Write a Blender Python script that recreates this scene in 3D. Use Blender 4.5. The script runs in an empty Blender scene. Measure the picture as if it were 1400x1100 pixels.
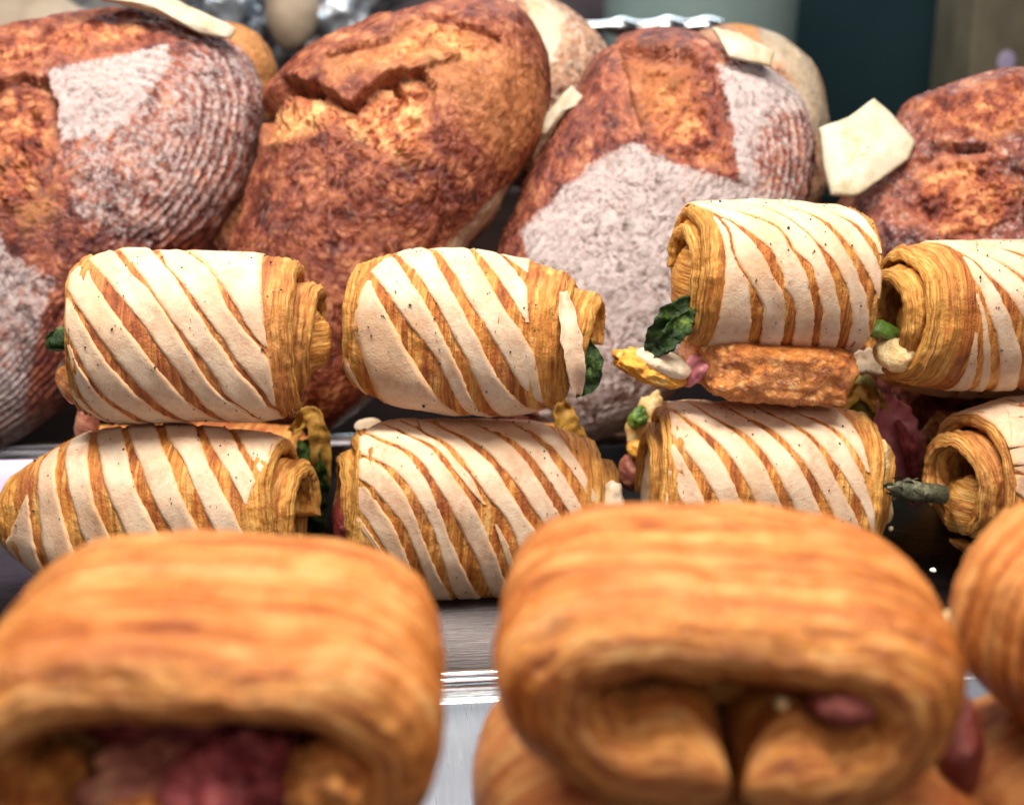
import bpy, math, random
import numpy as np
from mathutils import Vector, Matrix

scene = bpy.context.scene
COL = scene.collection
U = 0.01                      # the code below counts in centimetres
R = math.radians

# ------------------------------------------------------------------ camera
PITCH = R(17.0)
CAM_H = 26.8
FPX = 1400 * 50 / 36.0
cam_data = bpy.data.cameras.new('camera')
cam = bpy.data.objects.new('camera', cam_data)
COL.objects.link(cam)
cam.location = (0, 0, CAM_H * U)
cam.rotation_euler = (math.pi / 2 - PITCH, 0, 0)
cam_data.lens = 50
cam_data.sensor_width = 36
cam_data.clip_start = 0.01
cam_data.clip_end = 50
cam_data.dof.use_dof = True
cam_data.dof.focus_distance = 0.56
cam_data.dof.aperture_fstop = 9.5
cam_data.dof.aperture_blades = 0
scene.camera = cam

# ------------------------------------------------------------------ world and lamps
world = bpy.data.worlds.new('World')
scene.world = world
world.use_nodes = True
wb = world.node_tree.nodes['Background']
wb.inputs['Color'].default_value = (0.80, 0.74, 0.86, 1)
wb.inputs['Strength'].default_value = 0.05


def area_lamp(name, loc, target, sx, sy, power, color):
    d = bpy.data.lights.new(name, 'AREA')
    d.shape = 'RECTANGLE'
    d.size = sx * U
    d.size_y = sy * U
    d.energy = power
    d.color = color
    o = bpy.data.objects.new(name, d)
    COL.objects.link(o)
    o.location = Vector(loc) * U
    o.rotation_euler = (Vector(target) - Vector(loc)).to_track_quat('-Z', 'Y').to_euler()
    return o


area_lamp('case_lamp', (-6, 40, 76), (0, 56, 5), 90, 7, 14.2, (1.0, 0.94, 0.85))
area_lamp('ceiling_lamp', (-35, 10, 130), (0, 50, 5), 60, 60, 3.0, (1.0, 0.93, 0.88))
area_lamp('shop_lamp', (25, -72, 84), (0, 50, 6), 100, 50, 5.6, (1.0, 0.85, 0.82))
area_lamp('back_lamp', (20, 150, 95), (10, 170, 15), 120, 30, 9.0, (0.86, 0.95, 1.0))

scene.view_settings.view_transform = 'Standard'
scene.view_settings.look = 'None'
scene.view_settings.exposure = 0.0
scene.view_settings.gamma = 1.0

# ------------------------------------------------------------------ helpers
_fw = np.array([0, math.cos(PITCH), -math.sin(PITCH)])
_up = np.array([0, math.sin(PITCH), math.cos(PITCH)])


def at(x, y, D):
    """a point of the place, in cm, D in front of the lens (along the counter)"""
    dx = (x - 700) / FPX
    dy = -(y - 550) / FPX
    d = np.array([dx, 0, 0]) + dy * _up + _fw
    t = D / d[1]
    return np.array([0, 0, CAM_H]) + t * d


def cmpx(x, y, D):
    """centimetres per photograph pixel at that point"""
    p = at(x, y, D) - np.array([0, 0, CAM_H])
    return float(np.dot(p, _fw)) / FPX


_rs = np.random.RandomState(7)
_perm = np.concatenate([_rs.permutation(512)] * 3)
_grad = _rs.normal(size=(512, 3))
_grad /= np.linalg.norm(_grad, axis=1)[:, None]


def noise(P, seed=0):
    P = np.asarray(P, float) + seed * 17.37
    I = np.floor(P).astype(int)
    F = P - I
    W = F * F * F * (F * (F * 6 - 15) + 10)
    out = 0
    for dx in (0, 1):
        for dy in (0, 1):
            for dz in (0, 1):
                h = _perm[(_perm[(_perm[(I[..., 0] + dx) & 511] + I[..., 1] + dy) & 511] + I[..., 2] + dz) & 511]
                g = _grad[h]
                dd = (F[..., 0] - dx) * g[..., 0] + (F[..., 1] - dy) * g[..., 1] + (F[..., 2] - dz) * g[..., 2]
                w = (W[..., 0] if dx else 1 - W[..., 0]) * (W[..., 1] if dy else 1 - W[..., 1]) * (W[..., 2] if dz else 1 - W[..., 2])
                out = out + dd * w
    return out * 1.6


def fbm(P, seed=0, oct=3, gain=0.5):
    P = np.asarray(P, float)
    a, s, t = 1.0, 0, 0
    for k in range(oct):
        s = s + a * noise(P * (2.03 ** k), seed + k * 3.1)
        t += a
        a *= gain
    return s / t


def smooth(x, a, b):
    t = np.clip((x - a) / (b - a), 0, 1)
    return t * t * (3 - 2 * t)


def link(name, me, parent=None):
    o = bpy.data.objects.new(name, me)
    COL.objects.link(o)
    if parent is not None:
        o.parent = parent
    return o


def mesh(name, V, F, mat, parent=None, attrs=None, smooth_=True):
    me = bpy.data.meshes.new(name)
    V = np.asarray(V, float).reshape(-1, 3) * U
    F = np.asarray(F, int)
    if F.ndim == 2:
        k = F.shape[1]
        me.vertices.add(len(V))
        me.vertices.foreach_set('co', V.ravel())
        me.loops.add(F.size)
        me.loops.foreach_set('vertex_index', F.ravel())
        me.polygons.add(len(F))
        me.polygons.foreach_set('loop_start', np.arange(len(F)) * k)
        me.update(calc_edges=True)
        me.validate()
    if smooth_:
        me.polygons.foreach_set('use_smooth', np.ones(len(me.polygons), bool))
    for nm, val in (attrs or {}).items():
        val = np.asarray(val, float)
        if val.ndim == 1:
            a = me.attributes.new(nm, 'FLOAT', 'POINT')
            a.data.foreach_set('value', val)
        else:
            a = me.attributes.new(nm, 'FLOAT_VECTOR', 'POINT')
            a.data.foreach_set('vector', val.ravel())
    me.materials.append(mat)
    return link(name, me, parent)


def grid_faces(nu, nv, cu=False, cv=False, keep=None, off=0):
    iu = np.arange(nu if cu else nu - 1)
    iv = np.arange(nv if cv else nv - 1)
    a, b = np.meshgrid(iu, iv, indexing='ij')
    a2, b2 = (a + 1) % nu, (b + 1) % nv
    F = np.stack([a * nv + b, a2 * nv + b, a2 * nv + b2, a * nv + b2], -1)
    if keep is not None:
        F = F[keep]
    return F.reshape(-1, 4) + off


def tag(o, label=None, cat=None, group=None, kind=None):
    if label:
        o['label'] = label
    if cat:
        o['category'] = cat
    if group:
        o['group'] = group
    if kind:
        o['kind'] = kind
    return o


def empty(name, loc, rot=(0, 0, 0)):
    o = bpy.data.objects.new(name, None)
    COL.objects.link(o)
    o.empty_display_size = 0.02
    o.location = Vector([float(c) for c in loc]) * U
    o.rotation_euler = rot
    return o


# ------------------------------------------------------------------ materials
class NT:
    def __init__(s, name, rough=0.6, spec=0.4):
        s.m = bpy.data.materials.new(name)
        s.m.use_nodes = True
        s.t = s.m.node_tree
        s.b = s.t.nodes['Principled BSDF']
        s.b.inputs['Roughness'].default_value = rough
        s.b.inputs['Specular IOR Level'].default_value = spec

    def n(s, typ, **kw):
        nd = s.t.nodes.new(typ)
        for k, v in kw.items():
            setattr(nd, k, v)
        return nd

    def l(s, a, b):
        s.t.links.new(a, b)

    def put(s, sock, v):
        if hasattr(v, 'is_output'):
            s.l(v, sock)
        else:
            sock.default_value = v

    def attr(s, name, vec=False):
        nd = s.n('ShaderNodeAttribute', attribute_name=name)
        return nd.outputs['Vector'] if vec else nd.outputs['Fac']

    def obj(s):
        return s.n('ShaderNodeTexCoord').outputs['Object']

    def scale(s, v, sc):
        nd = s.n('ShaderNodeMapping')
        s.l(v, nd.inputs['Vector'])
        nd.inputs['Scale'].default_value = sc
        return nd.outputs['Vector']

    def noise(s, v, scale=1.0, detail=4, rough=0.55, dist=0.0):
        nd = s.n('ShaderNodeTexNoise')
        s.l(v, nd.inputs['Vector'])
        nd.inputs['Scale'].default_value = scale
        nd.inputs['Detail'].default_value = detail
        nd.inputs['Roughness'].default_value = rough
        nd.inputs['Distortion'].default_value = dist
        return nd.outputs['Fac']

    def vor(s, v, scale=1.0, feature='F1', out='Distance'):
        nd = s.n('ShaderNodeTexVoronoi', feature=feature)
        s.l(v, nd.inputs['Vector'])
        nd.inputs['Scale'].default_value = scale
        return nd.outputs[out]

    def ramp(s, f, stops, interp='LINEAR'):
        nd = s.n('ShaderNodeValToRGB')
        cr = nd.color_ramp
        cr.interpolation = interp
        while len(cr.elements) < len(stops):
            cr.elements.new(0.5)
        for e, (p, c) in zip(cr.elements, stops):
            e.position = p
            e.color = (*c, 1) if len(c) == 3 else c
        s.l(f, nd.inputs['Fac'])
        return nd.outputs['Color']

    def mix(s, f, a, b, blend='MIX'):
        nd = s.n('ShaderNodeMix', data_type='RGBA', blend_type=blend)
        s.put(nd.inputs['Factor'], f)
        for sock, v in ((nd.inputs[6], a), (nd.inputs[7], b)):
            if isinstance(v, tuple) and len(v) == 3:
                v = (*v, 1)
            s.put(sock, v)
        return nd.outputs[2]

    def math(s, op, a, b=0.0, clamp=False):
        nd = s.n('ShaderNodeMath', operation=op, use_clamp=clamp)
        s.put(nd.inputs[0], a)
        s.put(nd.inputs[1], b)
        return nd.outputs[0]

    def mrange(s, v, a, b, c=0.0, d=1.0):
        nd = s.n('ShaderNodeMapRange')
        s.l(v, nd.inputs['Value'])
        for k, x in zip(('From Min', 'From Max', 'To Min', 'To Max'), (a, b, c, d)):
            nd.inputs[k].default_value = x
        return nd.outputs['Result']

    def bump(s, h, dist, strength=1.0, prev=None):
        nd = s.n('ShaderNodeBump')
        s.l(h, nd.inputs['Height'])
        nd.inputs['Distance'].default_value = dist
        nd.inputs['Strength'].default_value = strength
        if prev is not None:
            s.l(prev, nd.inputs['Normal'])
        return nd.outputs['Normal']

    def out(s, col=None, normal=None, rough=None, **kw):
        if col is not None:
            s.put(s.b.inputs['Base Color'], col if not isinstance(col, tuple) else (*col[:3], 1))
        if normal is not None:
            s.l(normal, s.b.inputs['Normal'])
        if rough is not None:
            s.put(s.b.inputs['Roughness'], rough)
        for k, v in kw.items():
            s.put(s.b.inputs[k.replace('_', ' ')], v)
        return s.m


def mat_pastry(name, stops, edge_col, bake_col, glaze=0.42, fine=9.0, spots=0.0, sss=0.04, n1f=2.2):
    """laminated dough: grain runs along the wrapped sheet (q.x), layers lie across it (q.y)"""
    s = NT(name, glaze, 0.35)
    q = s.attr('q', True)
    o = s.obj()
    n1 = s.noise(s.scale(q, (0.16, n1f, 1)), 1.0, 4, 0.6, 0.25)
    n2 = s.noise(s.scale(q, (0.7, fine, 1)), 1.0, 4, 0.6, 0.2)
    n3 = s.noise(o, 90, 4, 0.6)
    f = s.math('ADD', s.math('MULTIPLY', n1, 0.5), s.math('MULTIPLY', n2, 0.28))
    f = s.math('ADD', f, s.math('MULTIPLY', n3, 0.26))
    f = s.mrange(f, 0.40, 0.64)
    bl = s.vor(s.scale(o, (1, 1, 1)), 260, 'SMOOTH_F1')
    col = s.ramp(f, stops)
    col = s.mix(s.attr('edge'), col, s.ramp(s.noise(s.scale(q, (0.8, fine, 1)), 1.0, 4, 0.65), edge_col))
    col = s.mix(s.mrange(s.noise(o, 75, 5, 0.7), 0.52, 0.68, 0, 0.6), col, stops[1][1])
    bk = s.math('MULTIPLY', s.attr('bake'), s.mrange(s.noise(o, 130, 4, 0.6), 0.3, 0.7, 0.5, 1.0), True)
    col = s.mix(bk, col, bake_col)
    if spots:
        v = s.noise(o, 230, 3, 0.6)
        col = s.mix(s.mrange(v, 0.66, 0.74, 0, spots), col, (0.16, 0.06, 0.02))
    col = s.mix(s.mrange(s.noise(s.scale(q, (0.12, fine * 0.9, 1)), 1.0, 3, 0.7), 0.52, 0.60, 0, 0.55), col, stops[0][1])
    h = s.math('ADD', s.math('MULTIPLY', n2, 0.7), s.math('MULTIPLY', s.noise(o, 330, 6, 0.7), 0.7))
    h = s.math('SUBTRACT', h, s.math('MULTIPLY', bl, 0.35))
    nb = s.bump(h, 0.0017, 1.0)
    s.b.inputs['Subsurface Weight'].default_value = sss
    s.b.inputs['Subsurface Radius'].default_value = (0.012, 0.005, 0.002)
    s.b.inputs['Subsurface Scale'].default_value = 0.3
    return s.out(col, nb, s.mrange(n3, 0.3, 0.7, glaze - 0.08, glaze + 0.16))


M = {}
# golden dough between the pale strips of the small rolls
M['gold'] = mat_pastry('golden_dough',
                       [(0.0, (0.20, 0.045, 0.010)), (0.35, (0.48, 0.145, 0.025)), (0.65, (0.67, 0.28, 0.055)), (1.0, (0.84, 0.50, 0.16))],
                       [(0.30, (0.20, 0.055, 0.010)), (0.42, (0.52, 0.21, 0.030)), (0.56, (0.74, 0.40, 0.09)), (0.75, (0.86, 0.62, 0.26))],
                       (0.36, 0.10, 0.03), 0.45, 8.0, 0.5)
M['rust'] = mat_pastry('rust_brown_dough',
                       [(0.0, (0.22, 0.05, 0.015)), (0.35, (0.42, 0.12, 0.035)), (0.65, (0.58, 0.22, 0.06)), (1.0, (0.76, 0.40, 0.14))],
                       [(0.30, (0.17, 0.045, 0.010)), (0.42, (0.46, 0.17, 0.030)), (0.56, (0.70, 0.36, 0.08)), (0.75, (0.84, 0.60, 0.26))],
                       (0.34, 0.09, 0.035), 0.45, 8.0, 0.5)
# the big buttery rolls in front
M['butter'] = mat_pastry('butter_dough',
                         [(0.0, (0.22, 0.042, 0.008)), (0.3, (0.51, 0.145, 0.022)), (0.65, (0.76, 0.30, 0.072)), (1.0, (0.90, 0.50, 0.19))],
                         [(0.30, (0.15, 0.035, 0.008)), (0.42, (0.42, 0.125, 0.022)), (0.54, (0.66, 0.27, 0.055)), (0.72, (0.84, 0.50, 0.19))],
                         (0.42, 0.11, 0.025), 0.26, 8.0, 0.25, 0.06, 2.4)
M['butter_red'] = mat_pastry('butter_dough_reddish',
                             [(0.0, (0.40, 0.10, 0.025)), (0.3, (0.52, 0.17, 0.045)), (0.65, (0.66, 0.28, 0.08)), (1.0, (0.78, 0.44, 0.16))],
                             [(0.28, (0.32, 0.11, 0.03)), (0.42, (0.50, 0.20, 0.05)), (0.58, (0.64, 0.32, 0.10)), (0.8, (0.80, 0.55, 0.25))],
                             (0.38, 0.07, 0.03), 0.30, 7.0, 0.25, 0.06, 2.2)


def mat_strip():
    s = NT('pale_floured_crust', 0.72, 0.2)
    o = s.obj()
    q = s.attr('q', True)
    n1 = s.noise(o, 60, 4, 0.6)
    n2 = s.noise(o, 330, 5, 0.7)
    f = s.math('ADD', s.math('MULTIPLY', n1, 0.6), s.math('MULTIPLY', n2, 0.4))
    col = s.ramp(s.mrange(f, 0.32, 0.68), [(0, (0.52, 0.30, 0.18)), (0.3, (0.66, 0.44, 0.29)), (0.6, (0.74, 0.555, 0.385)), (1, (0.80, 0.65, 0.475))])
    col = s.mix(s.math('MULTIPLY', s.attr('bake'), 0.8), col, (0.62, 0.33, 0.15))
    col = s.mix(s.math('MULTIPLY', s.attr('rim'), 1.1, True), col, (0.76, 0.44, 0.20))
    col = s.mix(s.mrange(s.noise(o, 45, 5, 0.7), 0.5, 0.7, 0, 0.5), col, (0.68, 0.42, 0.27))
    col = s.mix(s.mrange(s.noise(o, 170, 5, 0.7), 0.56, 0.68, 0, 0.45), col, (0.58, 0.47, 0.38))
    sp = s.noise(o, 520, 2, 0.5)
    col = s.mix(s.mrange(sp, 0.70, 0.76, 0, 0.6), col, (0.28, 0.15, 0.08))
    h = s.math('ADD', s.math('MULTIPLY', n2, 0.6), s.math('MULTIPLY', s.noise(o, 900, 4, 0.7), 0.5))
    nb = s.bump(h, 0.0007, 0.8)
    s.b.inputs['Subsurface Weight'].default_value = 0.05
    s.b.inputs['Subsurface Radius'].default_value = (0.008, 0.005, 0.003)
    s.b.inputs['Subsurface Scale'].default_value = 0.2
    return s.out(col, nb)


M['strip'] = mat_strip()


def mat_loaf(name, reds, bursts, flour_col=(0.50, 0.42, 0.405)):
    s = NT(name, 0.62, 0.3)
    o = s.obj()
    big = s.noise(o, 28, 5, 0.6)
    mid = s.noise(o, 105, 5, 0.65, 0.4)
    bl = s.vor(s.mix(0.06, o, s.n('ShaderNodeTexNoise').outputs['Color']), 190, 'F1')
    f = s.math('ADD', s.math('MULTIPLY', big, 0.40), s.math('MULTIPLY', mid, 0.60))
    base = s.ramp(s.mrange(f, 0.34, 0.66), reds)
    base = s.mix(s.mrange(bl, 0.05, 0.40, 0.45, 0.0), base, (0.62, 0.27, 0.11))
    dk = s.noise(o, 150, 4, 0.6, 0.6)
    base = s.mix(s.mrange(dk, 0.52, 0.68, 0, 0.5), base, (0.07, 0.018, 0.02))
    bu = s.ramp(s.mrange(s.noise(o, 75, 6, 0.7, 0.5), 0.34, 0.64), bursts)
    col = s.mix(s.attr('burst'), base, bu)
    col = s.mix(s.attr('tone'), col, (0.62, 0.27, 0.08))
    fn = s.math('ADD', s.math('MULTIPLY', s.noise(o, 210, 5, 0.75), 0.75), s.math('MULTIPLY', s.noise(o, 420, 3, 0.7), 0.35))
    fa = s.attr('flour')
    ff = s.math('ADD', fa, s.math('MULTIPLY', s.math('SUBTRACT', fn, 0.56), 2.4))
    ff = s.math('MULTIPLY', s.mrange(ff, 0.25, 0.85), s.mrange(fa, 0.03, 0.2), True)
    col = s.mix(ff, col, flour_col)
    col = s.mix(s.attr('pale'), col, s.ramp(s.noise(o, 60, 5, 0.7), [(0.35, (0.44, 0.36, 0.20)), (0.5, (0.58, 0.51, 0.37)), (0.7, (0.62, 0.57, 0.46))]))
    h = s.math('ADD', s.math('MULTIPLY', mid, 0.6), s.math('MULTIPLY', s.noise(o, 260, 5, 0.7), 0.6))
    h = s.math('SUBTRACT', h, s.math('MULTIPLY', bl, 0.6))
    nb = s.bump(h, 0.0026, 0.9)
    s.l(s.mrange(s.attr('pale'), 0, 1, 0.9, 0.15), nb.node.inputs['Strength'])
    return s.out(col, nb, s.mrange(ff, 0, 1, 0.36, 0.85))


M['loaf_red'] = mat_loaf('dark_loaf_crust',
                         [(0, (0.045, 0.016, 0.018)), (0.35, (0.15, 0.042, 0.034)), (0.65, (0.33, 0.095, 0.055)), (1, (0.64, 0.30, 0.16))],
                         [(0, (0.05, 0.012, 0.010)), (0.35, (0.24, 0.055, 0.030)), (0.65, (0.44, 0.14, 0.060)), (1, (0.70, 0.34, 0.14))])
M['loaf_gold'] = mat_loaf('amber_loaf_crust',
                          [(0, (0.045, 0.014, 0.012)), (0.35, (0.17, 0.038, 0.022)), (0.65, (0.33, 0.10, 0.050)), (1, (0.58, 0.26, 0.12))],
                          [(0, (0.12, 0.028, 0.020)), (0.35, (0.44, 0.13, 0.05)), (0.65, (0.68, 0.30, 0.12)), (1, (0.86, 0.52, 0.22))],
                          (0.50, 0.42, 0.39))
M['loaf_pale'] = mat_loaf('pale_brown_loaf_crust',
                          [(0, (0.22, 0.10, 0.06)), (0.35, (0.38, 0.19, 0.11)), (0.65, (0.54, 0.30, 0.18)), (1, (0.70, 0.44, 0.27))],
                          [(0, (0.20, 0.06, 0.03)), (0.35, (0.44, 0.18, 0.06)), (0.65, (0.64, 0.34, 0.10)), (1, (0.82, 0.52, 0.20))],
                          (0.72, 0.60, 0.50))


def mat_simple(name, c1, c2, scale, rough=0.5, bump=0.001, spec=0.4, sss=0.0, stretch=(1, 1, 1), metallic=0.0, third=None):
    s = NT(name, rough, spec)
    o = s.scale(s.obj(), stretch)
    n1 = s.noise(o, scale, 5, 0.65, 0.3)
    stops = [(0.3, c1), (0.56 if third else 0.65, c2)]
    if third:
        stops.append((0.72, third))
    col = s.ramp(n1, stops)
    s.b.inputs['Metallic'].default_value = metallic
    if sss:
        s.b.inputs['Subsurface Weight'].default_value = sss
        s.b.inputs['Subsurface Radius'].default_value = (0.01, 0.004, 0.003)
        s.b.inputs['Subsurface Scale'].default_value = 0.4
    nb = s.bump(s.noise(o, scale * 2.5, 5, 0.65), bump, 0.9)
    return s.out(col, nb)


M['ham'] = mat_simple('pink_ham', (0.42, 0.10, 0.12), (0.62, 0.24, 0.27), 90, 0.35, 0.0008, 0.5, 0.2)
M['ham_dark'] = mat_simple('baked_red_ham', (0.09, 0.010, 0.012), (0.27, 0.035, 0.036), 110, 0.35, 0.0025, 0.5, 0.15, third=(0.55, 0.16, 0.13))
M['brown_filling'] = mat_simple('browned_filling', (0.20, 0.05, 0.03), (0.45, 0.16, 0.10), 80, 0.4, 0.0025, 0.5, 0.1, third=(0.66, 0.38, 0.20))
M['ham_baked'] = mat_simple('baked_brownish_ham', (0.09, 0.014, 0.010), (0.20, 0.035, 0.024), 130, 0.4, 0.002, 0.4, 0.0, third=(0.32, 0.09, 0.06))
M['cheese'] = mat_simple('melted_cheese', (0.66, 0.34, 0.07), (0.86, 0.66, 0.34), 85, 0.35, 0.002, 0.5, 0.2, third=(0.9, 0.78, 0.55))
M['cheese_crisp'] = mat_simple('crisp_baked_cheese', (0.30, 0.06, 0.018), (0.76, 0.27, 0.055), 170, 0.12, 0.0035, 0.8, 0.2, third=(0.95, 0.66, 0.30))
M['cheese_yellow'] = mat_simple('yellow_crisp_cheese', (0.66, 0.20, 0.015), (0.86, 0.42, 0.05), 130, 0.4, 0.003, 0.5, 0.1, third=(0.92, 0.72, 0.30))
M['cream'] = mat_simple('pale_cream_dough', (0.62, 0.42, 0.24), (0.86, 0.74, 0.56), 80, 0.5, 0.0015, 0.3, 0.1)
M['mustard'] = mat_simple('mustard_dough', (0.22, 0.10, 0.015), (0.50, 0.28, 0.05), 70, 0.5, 0.002, 0.3, 0.05, (1, 1, 0.4))
M['leaf'] = mat_simple('dark_wilted_leaf', (0.004, 0.009, 0.004), (0.022, 0.055, 0.006), 160, 0.3, 0.002, 0.35, third=(0.15, 0.22, 0.03))
M['green'] = mat_simple('bright_green_stalk', (0.03, 0.09, 0.01), (0.16, 0.28, 0.04), 150, 0.3, 0.0008, 0.5)
M['olive'] = mat_simple('olive_vegetable', (0.05, 0.05, 0.008), (0.24, 0.20, 0.03), 60, 0.4, 0.002, 0.4)
M['asparagus'] = mat_simple('browned_asparagus', (0.016, 0.015, 0.010), (0.085, 0.085, 0.045), 150, 0.4, 0.0012, 0.4, third=(0.32, 0.30, 0.20))
M['pepper'] = mat_simple('black_pepper', (0.01, 0.008, 0.006), (0.06, 0.04, 0.03), 300, 0.6, 0.0002)
M['crumb'] = mat_simple('white_crumb', (0.75, 0.70, 0.6), (0.9, 0.88, 0.82), 200, 0.6, 0.0005)


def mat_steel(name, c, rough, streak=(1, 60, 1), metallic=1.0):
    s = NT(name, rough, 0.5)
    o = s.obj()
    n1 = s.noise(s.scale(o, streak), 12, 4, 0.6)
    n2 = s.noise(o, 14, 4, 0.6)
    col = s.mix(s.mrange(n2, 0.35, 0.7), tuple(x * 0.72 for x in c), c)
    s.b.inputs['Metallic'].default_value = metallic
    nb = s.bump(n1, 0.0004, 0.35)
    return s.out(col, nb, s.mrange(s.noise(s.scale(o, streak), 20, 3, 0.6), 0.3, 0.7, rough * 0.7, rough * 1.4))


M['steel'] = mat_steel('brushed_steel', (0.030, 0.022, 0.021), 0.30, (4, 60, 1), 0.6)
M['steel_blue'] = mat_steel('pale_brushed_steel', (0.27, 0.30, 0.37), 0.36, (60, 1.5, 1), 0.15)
M['steel_rim'] = mat_steel('bright_steel_rim', (0.86, 0.90, 0.92), 0.22, (2, 40, 40))
M['white_plastic'] = mat_simple('white_plastic', (0.44, 0.37, 0.54), (0.54, 0.47, 0.66), 20, 0.3, 0.0001, 0.5)
M['dark_shelf'] = mat_simple('dark_brown_shelf', (0.016, 0.008, 0.006), (0.032, 0.017, 0.012), 18, 0.75, 0.0004, 0.08, stretch=(0.3, 1, 1))
M['teal'] = mat_simple('dark_teal_panel', (0.010, 0.030, 0.036), (0.014, 0.038, 0.044), 6, 0.75, 0.0002, 0.2)
M['back_wall'] = mat_simple('dark_back_wall', (0.035, 0.034, 0.034), (0.06, 0.056, 0.054), 8, 0.6, 0.0003, 0.3)
M['olive_box'] = mat_simple('olive_brown_card', (0.10, 0.085, 0.055), (0.19, 0.16, 0.105), 14, 0.6, 0.0005, 0.3)
M['foil'] = mat_simple('crumpled_clear_film', (0.42, 0.46, 0.50), (0.62, 0.66, 0.72), 15, 0.16, 0.004, 0.8, metallic=0.55)
M['beige'] = mat_simple('beige_bun_crust', (0.46, 0.33, 0.22), (0.66, 0.52, 0.38), 25, 0.6, 0.001, 0.3)
M['plum'] = mat_simple('dark_plum_card', (0.05, 0.035, 0.04), (0.10, 0.075, 0.08), 18, 0.5, 0.0004, 0.3)
M['glass_teal'] = mat_simple('frosted_pale_teal_plastic', (0.22, 0.31, 0.30), (0.30, 0.40, 0.38), 9, 0.35, 0.0005, 0.5)


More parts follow.
